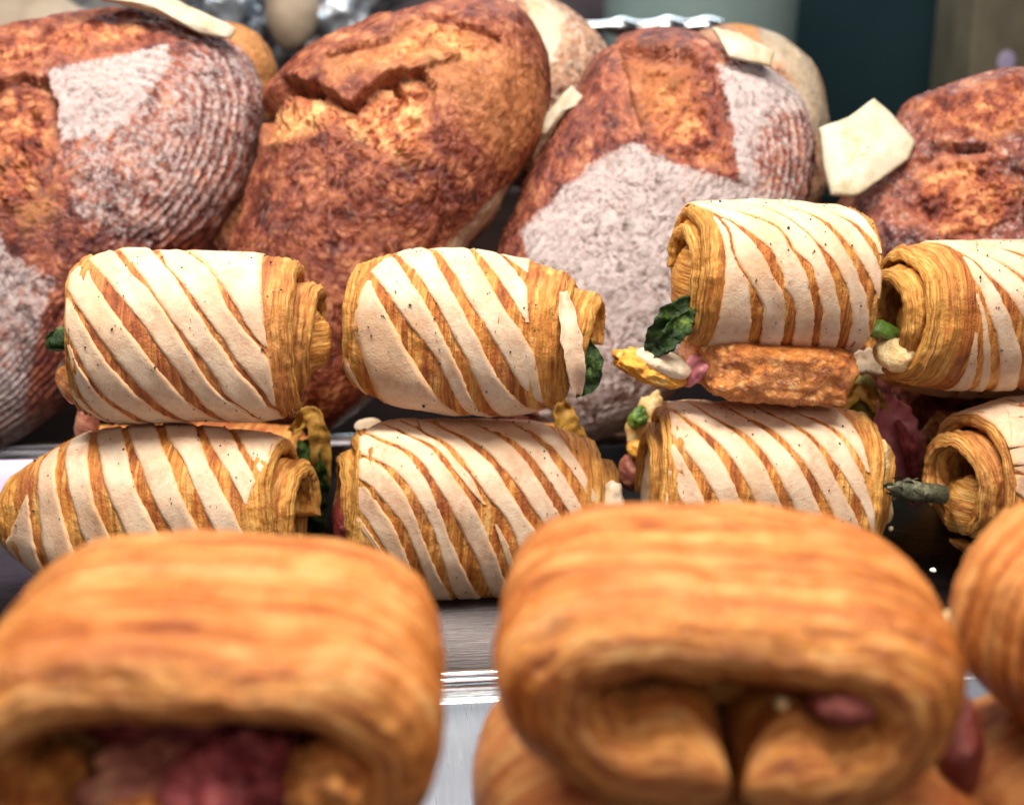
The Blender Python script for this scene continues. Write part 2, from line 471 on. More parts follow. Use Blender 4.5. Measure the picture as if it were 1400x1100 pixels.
# ------------------------------------------------------------------ wrapped dough sheets
class Sheet:
    """a thick sheet of dough bent along a 2-D curve (a, b) and lying across w.
    a: towards the viewer for lying rolls / to the right for end-on rolls"""

    def __init__(s, pts, th, L0, L1, axis='x', droop=(0.12, 0.12), dpow=4.0, lump=0.12, seed=0, lam=0.05, sw=0.0):
        droop = tuple(droop) + tuple(droop) if len(droop) == 2 else droop   # last two: the left end
        P = np.array(pts, float)
        s.P = P
        s.n = len(P)
        d = np.gradient(P, axis=0)
        ln = np.linalg.norm(d, axis=1)
        T = d / ln[:, None]
        s.N = np.stack([-T[:, 1], T[:, 0]], 1)       # left of the direction of travel = outwards
        s.arc = np.concatenate([[0], np.cumsum(np.linalg.norm(np.diff(P, axis=0), axis=1))])
        s.th = np.broadcast_to(np.asarray(th, float), (s.n,)).copy()
        s.L0 = np.broadcast_to(np.asarray(L0, float), (s.n,)).copy()
        s.L1 = np.broadcast_to(np.asarray(L1, float), (s.n,)).copy()
        s.axis, s.droop, s.dpow, s.lump, s.seed, s.lam, s.sw = axis, droop, dpow, lump, seed, lam, sw

    def pos(s, ti, w, off):
        """ti float index along the curve; w in cm; off in cm above the outer face"""
        i0 = np.clip(np.floor(ti).astype(int), 0, s.n - 2)
        f = (ti - i0)[..., None]
        C = s.P[i0] * (1 - f) + s.P[i0 + 1] * f
        Nn = s.N[i0] * (1 - f) + s.N[i0 + 1] * f
        L = np.where(w < 0, -(s.L0[i0]), s.L1[i0])
        x = np.abs(w) / np.maximum(L, 1e-3)
        k = np.clip(x, 0, 1.05) ** s.dpow
        sa = 1 - np.where(w < 0, s.droop[2], s.droop[0]) * k
        sb = 1 - np.where(w < 0, s.droop[3], s.droop[1]) * k
        C = C + Nn * off[..., None]
        a = C[..., 0] * sa
        b = C[..., 1] * sb
        base = np.stack([w, a, b], -1)
        lum = s.lump * fbm(base * 0.30, s.seed, 2)
        a = a + Nn[..., 0] * lum
        b = b + Nn[..., 1] * lum
        w = w + s.sw * noise(base * 0.45, s.seed + 9)
        if s.axis == 'x':
            return np.stack([w, -a, b], -1)
        return np.stack([a, -w, b], -1)

    def build(s, name, mat, parent, no=70, ne=16, ni=26, bake=None, ridge=0.0, flip=False, edge_w=1.0, rmin=0.06):
        # loop across the sheet: outer face, right edge, inner face, left edge
        uo = np.linspace(-1, 1, no)
        uo = np.sign(uo) * (1 - (1 - np.abs(uo)) ** 1.15)
        e = np.linspace(0, math.pi, ne + 2)[1:-1]
        ui = np.linspace(1, -1, ni)
        T = np.arange(s.n, dtype=float)
        rows_w, rows_o, rows_q, rows_e = [], [], [], []
        cap = np.ones(s.n)
        m = np.maximum(3.0, s.n * (s.th * 0.5) / s.arc[-1])
        x = np.clip(np.minimum(T, s.n - 1 - T) / m, 0, 1)
        cap = np.sqrt(1 - (1 - x) ** 2) * 0.97 + 0.03
        th = s.th * cap
        hh = th / 2
        half = (s.L1 - s.L0) / 2
        mid = (s.L1 + s.L0) / 2
        hr = np.minimum(hh * edge_w, half * 0.6)
        run = 0
        for u in uo:
            rows_w.append(mid + u * (half - hr)); rows_o.append(-(s.th - th) / 2)
            rows_q.append((u + 1) * 0.5); rows_e.append(0.0)
        for a in e:
            rows_w.append(mid + (half - hr) + hr * math.sin(a)); rows_o.append(-(s.th - th) / 2 - hh * (1 - math.cos(a)))
            rows_q.append(1 + a / math.pi * 0.25); rows_e.append(min(1, math.sin(a) * 1.4))
        for u in ui:
            rows_w.append(mid + u * (half - hr)); rows_o.append(-(s.th - th) / 2 - 2 * hh)
            rows_q.append(1.25 + (1 - u) * 0.2); rows_e.append(1.0)
        for a in e:
            rows_w.append(mid - (half - hr) - hr * math.sin(a)); rows_o.append(-(s.th - th) / 2 - hh * (1 + math.cos(a)))
            rows_q.append(-(math.pi - a) / math.pi * 0.25); rows_e.append(min(1, math.sin(a) * 1.4))
        W = np.stack(rows_w, 1); O = np.stack(rows_o, 1)
        Qy = np.broadcast_to(np.array(rows_q), W.shape) * 8.0
        E = np.broadcast_to(np.array(rows_e), W.shape).copy()
        TT = np.broadcast_to(T[:, None], W.shape)
        A = np.broadcast_to(s.arc[:, None], W.shape)
        # lamination: thin uneven ridges running along the sheet, stronger near the edges
        rn = noise(np.stack([A * 0.35, Qy * 3.2, np.full(W.shape, s.seed * 1.7)], -1), s.seed)
        rn2 = noise(np.stack([A * 0.6, Qy * 7.5, np.full(W.shape, s.seed * 1.1)], -1), s.seed + 4)
        near = smooth(np.abs(W - mid[:, None]) / half[:, None], 0.70, 0.95)
        amp = s.lam * (0.45 + 1.6 * near) + ridge
        O = O + amp * (rn + 0.6 * rn2) * np.where(E > 0.98, 0.4, 1.0)
        V0 = s.pos(TT, W, O)
        fl = np.clip(noise(V0 * 1.5 + s.seed), -0.2, 1) * 0.10 + 0.05 * noise(V0 * 3.4 + s.seed)
        O = O + fl * (0.25 + 0.9 * np.maximum(near, E * 0.8)) * (0 if s.lam < 0.03 else 1)
        V = s.pos(TT, W, O)
        F = grid_faces(W.shape[0], W.shape[1], False, True)
        if flip:
            F = F[:, ::-1]
        q = np.stack([A, Qy, np.full(W.shape, s.seed * 3.3)], -1)
        E = np.clip(np.maximum(E, near * 0.8), 0, 1)
        bk = np.zeros(W.shape) if bake is None else bake(A / s.arc[-1], W, E, V)
        return mesh(name, V, F, mat, parent, {'q': q.reshape(-1, 3), 'edge': E.ravel(), 'bake': bk.ravel()})


def spiral(Ra, Rb, turns, pitch, a0, direction=1, n=260, pinch=0.0, c=(0, 0), flat=0.0):
    """cross-section of a rolled sheet; angle 0 towards the viewer, 90 up. outer end at a0, running upwards in front
    direction -1: runs over the back instead"""
    t = np.linspace(0, turns * 360, n)
    ang = np.radians(a0 + direction * t)
    r = 1 - pitch * t / 360.0
    e = 2.35
    ca, sa = np.cos(ang), np.sin(ang)
    k = (np.abs(ca) ** e + np.abs(sa) ** e) ** (-1 / e)
    k = 1 + (k - 1) * np.clip(r, 0, 1)
    x = Ra * r * k * ca + c[0] * (1 - r)
    y = Rb * r * k * sa + c[1] * (1 - r)
    P = np.stack([x, y], 1)
    if direction > 0:
        P = P[::-1]       # keep the outer face on the left of the direction of travel
    return P, (np.degrees(ang) if direction < 0 else np.degrees(ang[::-1]))


def strips(parent, sh, angs, cfg, mat, th=0.10, wmin=0.10, seed=0, na=150, arange=(-105, 200), nx=9, yaw=0.0, Ra=3.5):
    """pale crust strips lying on the outer turn; grooves between them are gaps"""
    ox, oy, sc, cx, cy, k, gam, Rb, vp, lst, lb, rb = cfg
    cg, sg = math.cos(gam), math.sin(gam)

    def conv(pl, wide=False):
        A, Wv, H = [], [], []
        for p in pl:
            X = ox + p[0] / sc - cx
            Y = -(oy + p[1] / sc - cy)
            x = X * cg + Y * sg
            y = -X * sg + Y * cg
            v = max(-0.97, min(0.97, y * k / Rb))
            A.append(math.degrees(math.asin(v)) + vp)
            Wv.append((x * k - Ra * math.sqrt(1 - v * v) * math.sin(yaw)) / math.cos(yaw))
            H.append((p[2] if len(p) > 2 else 0) / sc * k)
        A, Wv, H = map(np.array, (A, Wv, H))
        o = np.argsort(A)
        return A[o], Wv[o], H[o]

    al = np.linspace(arange[0], arange[1], na)

    def ext(A, Wv):
        out = np.interp(al, A, Wv)
        s0 = (Wv[min(1, len(Wv) - 1)] - Wv[0]) / max(4, (A[min(1, len(Wv) - 1)] - A[0]))
        s1 = (Wv[-1] - Wv[max(-2, -len(Wv))]) / max(4, (A[-1] - A[max(-2, -len(A))]))
        s0 = np.clip(s0, -0.03, 0.03); s1 = np.clip(s1, -0.03, 0.03)
        out = np.where(al < A[0], Wv[0] + s0 * (al - A[0]), out)
        out = np.where(al > A[-1], Wv[-1] + s1 * (al - A[-1]), out)
        kk = np.ones(7) / 7
        pad = np.concatenate([np.full(3, out[0]), out, np.full(3, out[-1])])
        return np.convolve(pad, kk, 'valid')

    gs = []
    for pl in lst:
        A, Wv, H = conv(pl)
        gs.append((ext(A, Wv), np.maximum(np.interp(al, A, H) * 1.02 + 0.005, 0.015)))
    L = np.maximum(ext(*conv(lb)[:2]), sh.L0.max() + 0.10); Rr = np.minimum(ext(*conv(rb)[:2]), sh.L1.min() - 0.10)
    gs.sort(key=lambda g: g[0][na // 2 - 20])
    edges = [(L, np.zeros(na))] + gs + [(Rr, np.zeros(na))]
    # index along the sheet for each angle
    order = np.argsort(angs)
    a_s, t_s = angs[order], np.arange(len(angs))[order].astype(float)
    ti = np.interp(al, a_s, t_s)
    made = []
    for i in range(len(edges) - 1):
        lo = edges[i][0] + edges[i][1]
        hi = edges[i + 1][0] - edges[i + 1][1]
        jit = np.stack([al * 0.09, np.full(na, i * 5.3 + seed), np.zeros(na)], -1)
        fine = np.stack([al * 0.55, np.full(na, i * 3.3 + seed), np.zeros(na)], -1)
        lo = lo + 0.05 * noise(jit) + 0.045 * noise(fine)
        hi = hi + 0.05 * noise(jit + 9) + 0.045 * noise(fine + 5)
        lo = np.maximum(lo, L); hi = np.minimum(hi, Rr)
        wd = hi - lo
        ok = wd > wmin
        wd = np.maximum(wd, 0.02)
        if ok.sum() < 6:
            continue
        run = np.clip(wd / 0.25, 0.15, 1)
        prof_u = np.concatenate([[0.0], np.linspace(0.0, 1.0, nx), [1.0]])
        prof_h = np.concatenate([[-0.6], np.full(nx, 1.0), [-0.6]])
        Wg = lo[:, None] + wd[:, None] * prof_u[None, :]
        d = np.minimum(Wg - lo[:, None], hi[:, None] - Wg)
        hgt = th * run[:, None] * np.where(prof_h > 0, np.sqrt(np.clip(1 - (1 - np.clip(d / 0.10, 0, 1)) ** 2, 0, 1)) * 0.6 + 0.4, prof_h)[...]
        Tg = np.broadcast_to(ti[:, None], Wg.shape)
        curl = 0.03 * noise(np.stack([Wg * 1.3, Tg * 0.05, np.full(Wg.shape, seed + i * 1.0)], -1))
        lift = 0.03 * (1 + noise(jit + 3))[:, None] * smooth(prof_u, 0.5, 1.0)[None, :] * (prof_h > 0)
        V = sh.pos(Tg, Wg, hgt + curl + lift)
        pair = ok[:-1] & ok[1:]
        rn_ = np.clip(noise(np.stack([Wg * 1.4, Tg * 0.14, np.full(Wg.shape, 7.0 + seed)], -1)) + 0.15, 0, 1)
        rim = np.clip(1 - d / (0.06 + 0.20 * rn_), 0, 1) * 0.75
        bk = smooth(noise(np.stack([Wg * 0.5, Tg * 0.03, np.full(Wg.shape, 2.0 + seed)], -1)), -0.05, 0.7) * 0.55
        qq = np.stack([Tg * 0.1, Wg, np.full(Wg.shape, seed)], -1)
        brk = np.flatnonzero(np.diff(np.concatenate([[0], pair.astype(int), [0]])))
        for b0, b1 in zip(brk[::2], brk[1::2]):
            if b1 - b0 < 16:
                continue
            sl = slice(b0, b1 + 1)
            o = mesh('crust_strip', V[sl], grid_faces(b1 + 1 - b0, nx + 2), mat, parent,
                     {'q': qq[sl].reshape(-1, 3), 'rim': rim[sl].ravel(), 'bake': bk[sl].ravel()})
            made.append(o)
    return made


def blob(name, c, r, mat, parent, seed=0, amp=0.25, freq=0.9, nu=26, nv=40, rot=None, sq=1.0):
    """an irregular lump, radii r"""
    th = np.linspace(0.02, math.pi - 0.02, nu)
    ph = np.linspace(0, 2 * math.pi, nv, endpoint=False)
    t, p = np.meshgrid(th, ph, indexing='ij')
    D = np.stack([np.sin(t) * np.cos(p), np.sin(t) * np.sin(p), np.cos(t)], -1)
    D = np.sign(D) * np.abs(D) ** sq
    r = np.array(r, float)
    s = 1 + amp * fbm(D * r * freq + seed * 3.7, seed, 3)
    V = D * r * s[..., None]
    if rot is not None:
        Mx = np.array(Matrix.Rotation(rot[2], 3, 'Z') @ Matrix.Rotation(rot[1], 3, 'Y') @ Matrix.Rotation(rot[0], 3, 'X'))
        V = V @ Mx.T
    V = V + np.array(c, float)
    V = V.reshape(-1, 3)
    F = grid_faces(nu, nv, False, True)
    top = len(V); V = np.vstack([V, V[:nv].mean(0), V[(nu - 1) * nv:].mean(0)])
    fan = []
    for j in range(nv):
        fan.append((top, j, (j + 1) % nv, top))
        fan.append((top + 1, (nu - 1) * nv + (j + 1) % nv, (nu - 1) * nv + j, top + 1))
    me_f = [tuple(int(i) for i in f) for f in F] + [tuple(f[:3]) for f in fan]
    me = bpy.data.meshes.new(name)
    me.from_pydata((V * U).tolist(), [], me_f)
    me.polygons.foreach_set('use_smooth', np.ones(len(me.polygons), bool))
    a = me.attributes.new('q', 'FLOAT_VECTOR', 'POINT')
    a.data.foreach_set('vector', (V * np.array([0.6, 0.6, 1.0]))[:, [0, 2, 1]].ravel())
    a = me.attributes.new('edge', 'FLOAT', 'POINT')
    a.data.foreach_set('value', np.full(len(V), 0.75))
    me.materials.append(mat)
    return link(name, me, parent)


def leaf(name, pts, width, mat, parent, seed=0, crinkle=0.18, th=0.05, n=40, m=13):
    """a thin crinkled leaf or slice following a 3-D centre line, with a thickness of its own"""
    P = np.array(pts, float)
    t = np.linspace(0, len(P) - 1, n)
    C = np.stack([np.interp(t, np.arange(len(P)), P[:, i]) for i in range(3)], -1)
    for _ in range(6):
        C[1:-1] = (C[:-2] + 2 * C[1:-1] + C[2:]) / 4
    T = np.gradient(C, axis=0); T /= np.linalg.norm(T, axis=1)[:, None]
    S = np.cross(T, np.array([0.15, -0.8, 0.55])); S /= np.linalg.norm(S, axis=1)[:, None]
    N = np.cross(S, T)
    u = np.linspace(-1, 1, m)
    x = np.linspace(0, 1, n)
    wd = width * (np.sin(np.pi * (0.06 + 0.9 * x)) ** 0.6) * (1 + 0.25 * noise(np.stack([x * 9, x * 0 + seed, x * 0], -1)))
    V = C[:, None] + S[:, None] * (u[None, :, None] * wd[:, None, None] / 2)
    dz = crinkle * fbm(V * 1.6 + seed * 5.1, seed, 2) * 2 + 0.2 * width * (u ** 2)[None, :]
    V = V + N[:, None] * dz[..., None]
    V2 = V - N[:, None] * th
    k = n * m
    F1 = grid_faces(n, m)
    F2 = grid_faces(n, m, off=k)[:, ::-1]
    sd = []
    for i in range(n - 1):
        sd.append((i * m, k + i * m, k + (i + 1) * m, (i + 1) * m))
        sd.append((i * m + m - 1, (i + 1) * m + m - 1, k + (i + 1) * m + m - 1, k + i * m + m - 1))
    for j in range(m - 1):
        sd.append((j, j + 1, k + j + 1, k + j))
        b = (n - 1) * m
        sd.append((b + j, k + b + j, k + b + j + 1, b + j + 1))
    return mesh(name, np.vstack([V.reshape(-1, 3), V2.reshape(-1, 3)]), np.vstack([F1, F2, np.array(sd)]), mat, parent)


def asparagus_tip(parent, base, tip, rad, mat, seed=0):
    """stalk with overlapping pointed scales near the tip"""
    b, t = np.array(base, float), np.array(tip, float)
    d = t - b; L = np.linalg.norm(d); d /= L
    s = np.cross(d, [0, 0.3, 1.0]); s /= np.linalg.norm(s); n = np.cross(d, s)
    x = np.linspace(0, 1, 26); ph = np.linspace(0, 2 * math.pi, 16, endpoint=False)
    r = rad * np.where(x < 0.45, 1.0, 1.0 + 0.18 * np.sin((x - 0.45) / 0.55 * math.pi)) * np.clip((1.02 - x) / 0.45, 0.03, 1) ** 0.65
    V = b + (x * L)[:, None, None] * d + r[:, None, None] * (np.cos(ph)[None, :, None] * s + np.sin(ph)[None, :, None] * n)
    st = mesh('asparagus_tip', V, grid_faces(26, 16, False, True), mat, parent)
    rnd = random.Random(seed)
    Vs, Fs = [], []
    for k in range(16):
        f = 0.35 + 0.6 * k / 16
        a = k * 2.4
        rr = rad * (1.05 if f < 0.7 else 1.05 * (1.05 - f) / 0.35 + 0.1)
        c = b + d * L * f
        o = math.cos(a) * s + math.sin(a) * n
        tg = np.cross(d, o)
        w = rad * 0.55 * (1.2 - f * 0.5); h = L * 0.17
        q = [c + o * rr - tg * w, c + o * rr * 1.18 + d * h * 0.4 - tg * w * 0.8, c + o * rr * 0.98 + d * h, c + o * rr * 1.18 + d * h * 0.4 + tg * w * 0.8, c + o * rr + tg * w, c + o * rr * 1.3 + d * h * 0.35]
        i = len(Vs); Vs += q
        Fs += [(i, i + 1, i + 5), (i + 1, i + 2, i + 5), (i + 2, i + 3, i + 5), (i + 3, i + 4, i + 5), (i + 4, i, i + 5)]
    o = mesh('scale', Vs, Fs, mat, st, smooth_=False)
    o['kind'] = 'stuff'
    return st


def specks(parent, sh, angs, wr, count, seed, th=0.105, ar=(-60, 120)):
    rnd = np.random.RandomState(seed)
    order = np.argsort(angs)
    a = rnd.uniform(ar[0], ar[1], count); w = rnd.uniform(wr[0], wr[1], count)
    ti = np.interp(a, angs[order], np.arange(len(angs))[order].astype(float))
    P = sh.pos(ti, w, np.full(count, th))
    ico = np.array([(0, 0, 1), (.9, 0, .3), (.28, .85, .3), (-.72, .53, .3), (-.72, -.53, .3), (.28, -.85, .3), (0, 0, -.8)])
    fi = [(0, 1, 2), (0, 2, 3), (0, 3, 4), (0, 4, 5), (0, 5, 1), (6, 2, 1), (6, 3, 2), (6, 4, 3), (6, 5, 4), (6, 1, 5)]
    V, F = [], []
    for k in range(count):
        r = rnd.choice([0.040, 0.052, 0.07, 0.095], p=[.45, .3, .18, .07])
        m = Matrix.Rotation(rnd.uniform(0, 6), 3, 'Y') @ Matrix.Rotation(rnd.uniform(0, 6), 3, 'Z')
        v = (ico * np.array([1, rnd.uniform(.5, 1), rnd.uniform(.5, .9)])) @ np.array(m).T * r + P[k]
        F += [tuple(i + len(V) for i in f) for f in fi]
        V += list(v)
    o = mesh('pepper_specks', V, F, M['pepper'], parent)
    o['kind'] = 'stuff'
    return o

# ------------------------------------------------------------------ the setting: trays and shelf
def box(name, x0, x1, y0, y1, z0, z1, mat, parent=None, bev=0.0):
    V = [(x, y, z) for x in (x0, x1) for y in (y0, y1) for z in (z0, z1)]
    F = [(0, 1, 3, 2), (4, 6, 7, 5), (0, 4, 5, 1), (2, 3, 7, 6), (0, 2, 6, 4), (1, 5, 7, 3)]
    o = mesh(name, V, F, mat, parent, smooth_=False)
    if bev:
        md = o.modifiers.new('bevel', 'BEVEL'); md.width = bev * U; md.segments = 3
        for p in o.data.polygons:
            p.use_smooth = True
    return o


def tray(label, cx, cy, w, d, yaw, floor_mat, rim_h=1.0, z=0.0):
    t = empty('baking_tray', (cx, cy, z), (0, 0, yaw))
    tag(t, label, 'tray', 'metal display trays')
    box('tray_floor', -w / 2, w / 2, -d / 2, d / 2, 0.05, 0.15, floor_mat, t)
    # sloping walls and a rolled rim
    prof = [(0, 0.15), (0.35, 0.45), (0.5, rim_h - 0.15)]
    for k in range(9):
        a = math.pi - k * math.pi * 1.15 / 8
        prof.append((0.72 + 0.22 * math.cos(a), rim_h - 0.12 + 0.22 * math.sin(a)))
    ring = []
    corners = [(-w / 2, -d / 2, math.pi), (w / 2, -d / 2, 1.5 * math.pi), (w / 2, d / 2, 0), (-w / 2, d / 2, 0.5 * math.pi)]
    rr = 1.2
    pts = []
    for (x, y, a0) in corners:
        cxx = x - math.copysign(rr, x); cyy = y - math.copysign(rr, y)
        for k in range(7):
            a = a0 + k * math.pi / 12
            pts.append((cxx, cyy, math.cos(a), math.sin(a)))
    V = []
    for (a, b, nx_, ny_) in pts:
        for (o, h) in prof:
            V.append((a + nx_ * (rr + o), b + ny_ * (rr + o), h))
    mesh('tray_rim', V, grid_faces(len(pts), len(prof), True, False), M['steel_rim'], t)
    return t


box('counter_top', -150, 150, -5, 260, -1.2, -0.06, M['dark_shelf'])['kind'] = 'structure'
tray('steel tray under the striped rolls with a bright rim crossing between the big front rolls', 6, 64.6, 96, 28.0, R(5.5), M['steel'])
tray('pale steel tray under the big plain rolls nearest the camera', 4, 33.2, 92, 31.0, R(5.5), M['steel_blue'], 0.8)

# ------------------------------------------------------------------ striped rolls
G_STRIPE = 'striped savoury rolls stacked in pairs on the tray'


def striped_roll(label, px, D, length, Ra, Rb, yaw=0.0, roll=0.0, pitch=0.24, turns=1.9, a0=-115, direction=1, seed=1,
                 mat='gold', th=0.75, ext=(0.5, 0.6), droop=(0.10, 0.10), cfg=None, wr=None, nspeck=95, lump=0.22, arange=None,
                 ridge=0.0, lam=0.085, cc=(0, 0), sth=0.065, group=G_STRIPE, dpow=3.2):
    c = at(px[0], px[1], D)
    root = empty('striped_roll', (c[0], c[1], c[2]), (0, roll, yaw))
    tag(root, label, 'bread roll', group)
    P, angs = spiral(Ra, Rb, turns, pitch, a0, direction, c=cc)
    tt = np.abs(angs - a0) / 360.0
    L = length / 2
    e0 = L + ext[0] * smooth(tt, 0.75, 1.7) + 0.10 * noise(np.stack([tt * 7, tt * 0 + seed, tt * 0], -1)) + 0.07 * noise(np.stack([tt * 25, tt * 0 + seed, tt * 0], -1))
    e1 = L + ext[1] * smooth(tt, 0.75, 1.7) + 0.10 * noise(np.stack([tt * 7, tt * 0 + seed + 4, tt * 0], -1)) + 0.07 * noise(np.stack([tt * 25, tt * 0 + seed + 4, tt * 0], -1))
    thv = th * (0.75 + 0.25 * smooth(tt, 0, 0.2))
    sh = Sheet(P, thv, -e0, e1, 'x', droop, dpow, lump, seed, lam)
    if direction < 0:
        sh.N = sh.N
    bk = lambda A, W, E, V: np.clip(smooth(noise(V * 0.55 + seed), 0.0, 0.8) * (1 - E) * 0.9, 0, 1)
    sh.build('rolled_dough', M[mat], root, bake=bk, ridge=ridge)
    if cfg:
        k = cmpx(px[0], px[1], D)
        ox, oy, sc, lst, lb, rb = cfg
        vp = 14.0
        ar = arange or (a0 + 6, a0 + 300) if direction > 0 else arange or (a0 - 300, a0 - 6)
        strips(root, sh, angs, (ox, oy, sc, px[0], px[1], k, -roll, Rb, vp, lst, lb, rb), M['strip'], seed=seed, arange=ar, th=sth, yaw=yaw, Ra=Ra * 0.93)
    wr = wr or (-L * 0.9, L * 0.95)
    if nspeck:
        specks(root, sh, angs, wr, nspeck, seed)
    return root, sh, angs


# traced slashes: (x, y, half width) in the coordinates of enlarged crops of each roll
A1 = (40, 300, 3.18, [
    [(265, 330, 8), (240, 450, 25), (245, 600, 22), (275, 760, 12), (350, 870, 6)],
    [(275, 540, 6), (330, 670, 8), (380, 760, 10), (430, 810, 15), (510, 880, 20)],
    [(290, 350, 5), (345, 440, 13), (400, 540, 18), (460, 640, 22), (540, 740, 24), (650, 860, 22)],
    [(335, 160, 14), (400, 260, 30), (480, 370, 36), (560, 480, 38), (640, 610, 34), (720, 730, 30), (810, 850, 18)],
    [(480, 150, 14), (545, 235, 16), (620, 320, 2), (690, 430, 2), (740, 510, 5), (800, 620, 15), (850, 710, 19), (900, 780, 10), (960, 810, 4)],
    [(600, 110, 16), (650, 180, 2), (720, 260, 2), (765, 330, 10), (830, 430, 11), (890, 530, 14), (930, 600, 8), (970, 670, 15), (1040, 745, 10)],
    [(720, 90, 6), (800, 170, 2), (880, 260, 1), (920, 340, 14), (970, 430, 14), (1010, 500, 8), (1070, 570, 10), (1100, 620, 8)]],
    [(250, 230), (200, 400), (190, 560), (215, 720), (300, 860)],
    [(1040, 70), (1055, 200), (1080, 480), (1098, 700), (1100, 830)])
r, sh, an = striped_roll('pale roll with half-closed slits, top of the left pair, green stalk at its left end', (262, 453), 60.0, 9.5, 3.75, 4.0,
                         yaw=R(2), roll=R(1), pitch=0.26, seed=1, mat='rust', cfg=A1, ext=(0.1, 1.0), droop=(0.11, 0.11), ridge=0.02, dpow=4.5)
blob('dough_nub', (5.15, -0.6, -0.2), (0.95, 1.3, 1.5), M['gold'], r, 3, 0.5)
leaf('spinach_leaf', [(-4.4, -1.0, -0.2), (-5.2, -1.3, -0.1), (-5.9, -1.4, -0.15)], 1.0, M['leaf'], r, 2, 0.12)
blob('green_stalk', (-5.15, -1.3, -0.15), (0.75, 0.42, 0.45), M['leaf'], r, 5, 0.5, 1.6)
blob('cheese_crumb', (-4.9, -1.0, -1.9), (0.8, 0.8, 1.1), M['cheese_crisp'], r, 8, 0.35)

B1 = (440, 300, 3.18, [
    [(165, 340, 8), (120, 480, 22), (140, 620, 42), (200, 760, 42), (240, 840, 28)],
    [(225, 235, 10), (290, 350, 26), (370, 480, 36), (450, 600, 58), (540, 730, 45), (620, 820, 30)],
    [(350, 170, 14), (420, 270, 26), (510, 410, 22), (590, 560, 24), (650, 680, 26), (720, 800, 28)],
    [(490, 125, 14), (550, 230, 25), (620, 360, 22), (700, 490, 28), (780, 640, 34), (880, 780, 30)],
    [(650, 105, 12), (710, 200, 24), (780, 320, 30), (850, 430, 25), (890, 500, 20), (960, 640, 20)],
    [(790, 90, 12), (840, 160, 20), (880, 230, 20), (950, 400, 20)]],
    [(180, 260), (110, 420), (62, 600), (110, 740), (200, 850)],
    [(895, 80), (880, 200), (890, 460), (925, 650), (955, 800)])
r, sh, an = striped_roll('roll with bold orange slashes, top of the middle pair, layered golden right end', (632, 448), 60.0, 9.6, 3.6, 3.75,
                         yaw=R(-8), roll=R(2), pitch=0.24, seed=2, mat='gold', cfg=B1, ext=(0.2, 1.3), droop=(0.28, 0.26), ridge=0.03, dpow=2.6)
leaf('outer_fold', [(4.5, -1.9, 2.3), (4.95, -2.75, 0.8), (5.25, -2.85, -0.6), (5.35, -2.4, -1.9)], 0.85, M['strip'], r, 3, 0.02, 0.12)
leaf('spinach_leaf', [(5.5, -1.4, 0.2), (5.95, -1.7, -0.7), (5.8, -1.7, -1.6), (5.2, -1.6, -2.2)], 0.8, M['leaf'], r, 4, 0.15)

A2 = (0, 540, 2.917, [
    [(120, 400, 18), (60, 560, 28), (30, 700, 20)],
    [(185, 370, 22), (200, 500, 22), (220, 620, 20)],
    [(290, 200, 18), (320, 330, 26), (370, 500, 28), (400, 600, 28)],
    [(415, 150, 16), (460, 280, 26), (510, 430, 34), (570, 570, 36)],
    [(555, 140, 12), (600, 220, 20), (650, 340, 22), (710, 450, 24), (770, 570, 26)],
    [(700, 130, 18), (780, 230, 30), (850, 390, 28), (910, 530, 30)],
    [(860, 120, 16), (930, 230, 28), (1000, 360, 28), (1050, 480, 24)],
    [(1000, 120, 12), (1050, 190, 14), (1085, 260, 12)]],
    [(110, 400), (20, 520), (-20, 700)],
    [(1110, 150), (1075, 250), (1050, 350), (1038, 540), (1040, 700)])
r, sh, an = striped_roll('pale roll with wide golden slashes at the far left, bottom of the left pair', (208, 697), 59.3, 12.9, 3.8, 4.55,
                         yaw=R(-9), roll=R(-4), pitch=0.27, seed=3, mat='gold', cfg=A2, ext=(0.1, 1.0), droop=(0.2, 0.20, 0.40, 0.62), ridge=0.03, dpow=2.4)
blob('inner_curl', (5.9, -1.0, -0.4), (0.9, 1.5, 1.6), M['gold'], r, 3, 0.4)

B2 = (420, 540, 2.917, [
    [(180, 340, 5), (240, 440, 11), (290, 540, 10), (330, 620, 8), (400, 760, 10)],
    [(190, 230, 8), (280, 300, 10), (330, 400, 12), (390, 500, 18), (430, 640, 22), (470, 760, 16)],
    [(250, 160, 8), (330, 210, 10), (400, 300, 14), (450, 400, 18), (490, 520, 24), (520, 640, 20), (560, 760, 8)],
    [(330, 110, 8), (430, 180, 12), (500, 290, 14), (550, 400, 20), (590, 520, 28), (640, 650, 34), (680, 760, 26)],
    [(420, 100, 8), (510, 160, 10), (580, 260, 12), (640, 350, 14), (700, 440, 22), (740, 560, 18), (775, 680, 16)],
    [(490, 100, 8), (560, 150, 14), (620, 230, 14), (660, 290, 3), (700, 370, 10), (770, 480, 24), (810, 590, 18)],
    [(580, 95, 12), (680, 170, 20), (760, 260, 14), (830, 370, 22), (880, 470, 26), (920, 530, 20)],
    [(720, 90, 10), (820, 170, 18), (900, 270, 18), (960, 370, 22), (1010, 460, 20)],
    [(860, 90, 10), (950, 180, 16), (1020, 280, 24), (1090, 400, 22)]],
    [(200, 120), (150, 230), (165, 350), (220, 480), (310, 640), (400, 780)],
    [(970, 80), (1050, 200), (1120, 330), (1170, 440), (1200, 560)])
r, sh, an = striped_roll('roll with many narrow slashes fanning out, bottom of the middle pair', (646, 688), 59.6, 11.0, 3.7, 4.4,
                         yaw=R(8), roll=R(5), pitch=0.25, seed=4, mat='gold', cfg=B2, ext=(0.6, 1.0), droop=(0.22, 0.22), ridge=0.03, wr=(-3.8, 4.6), nspeck=80)
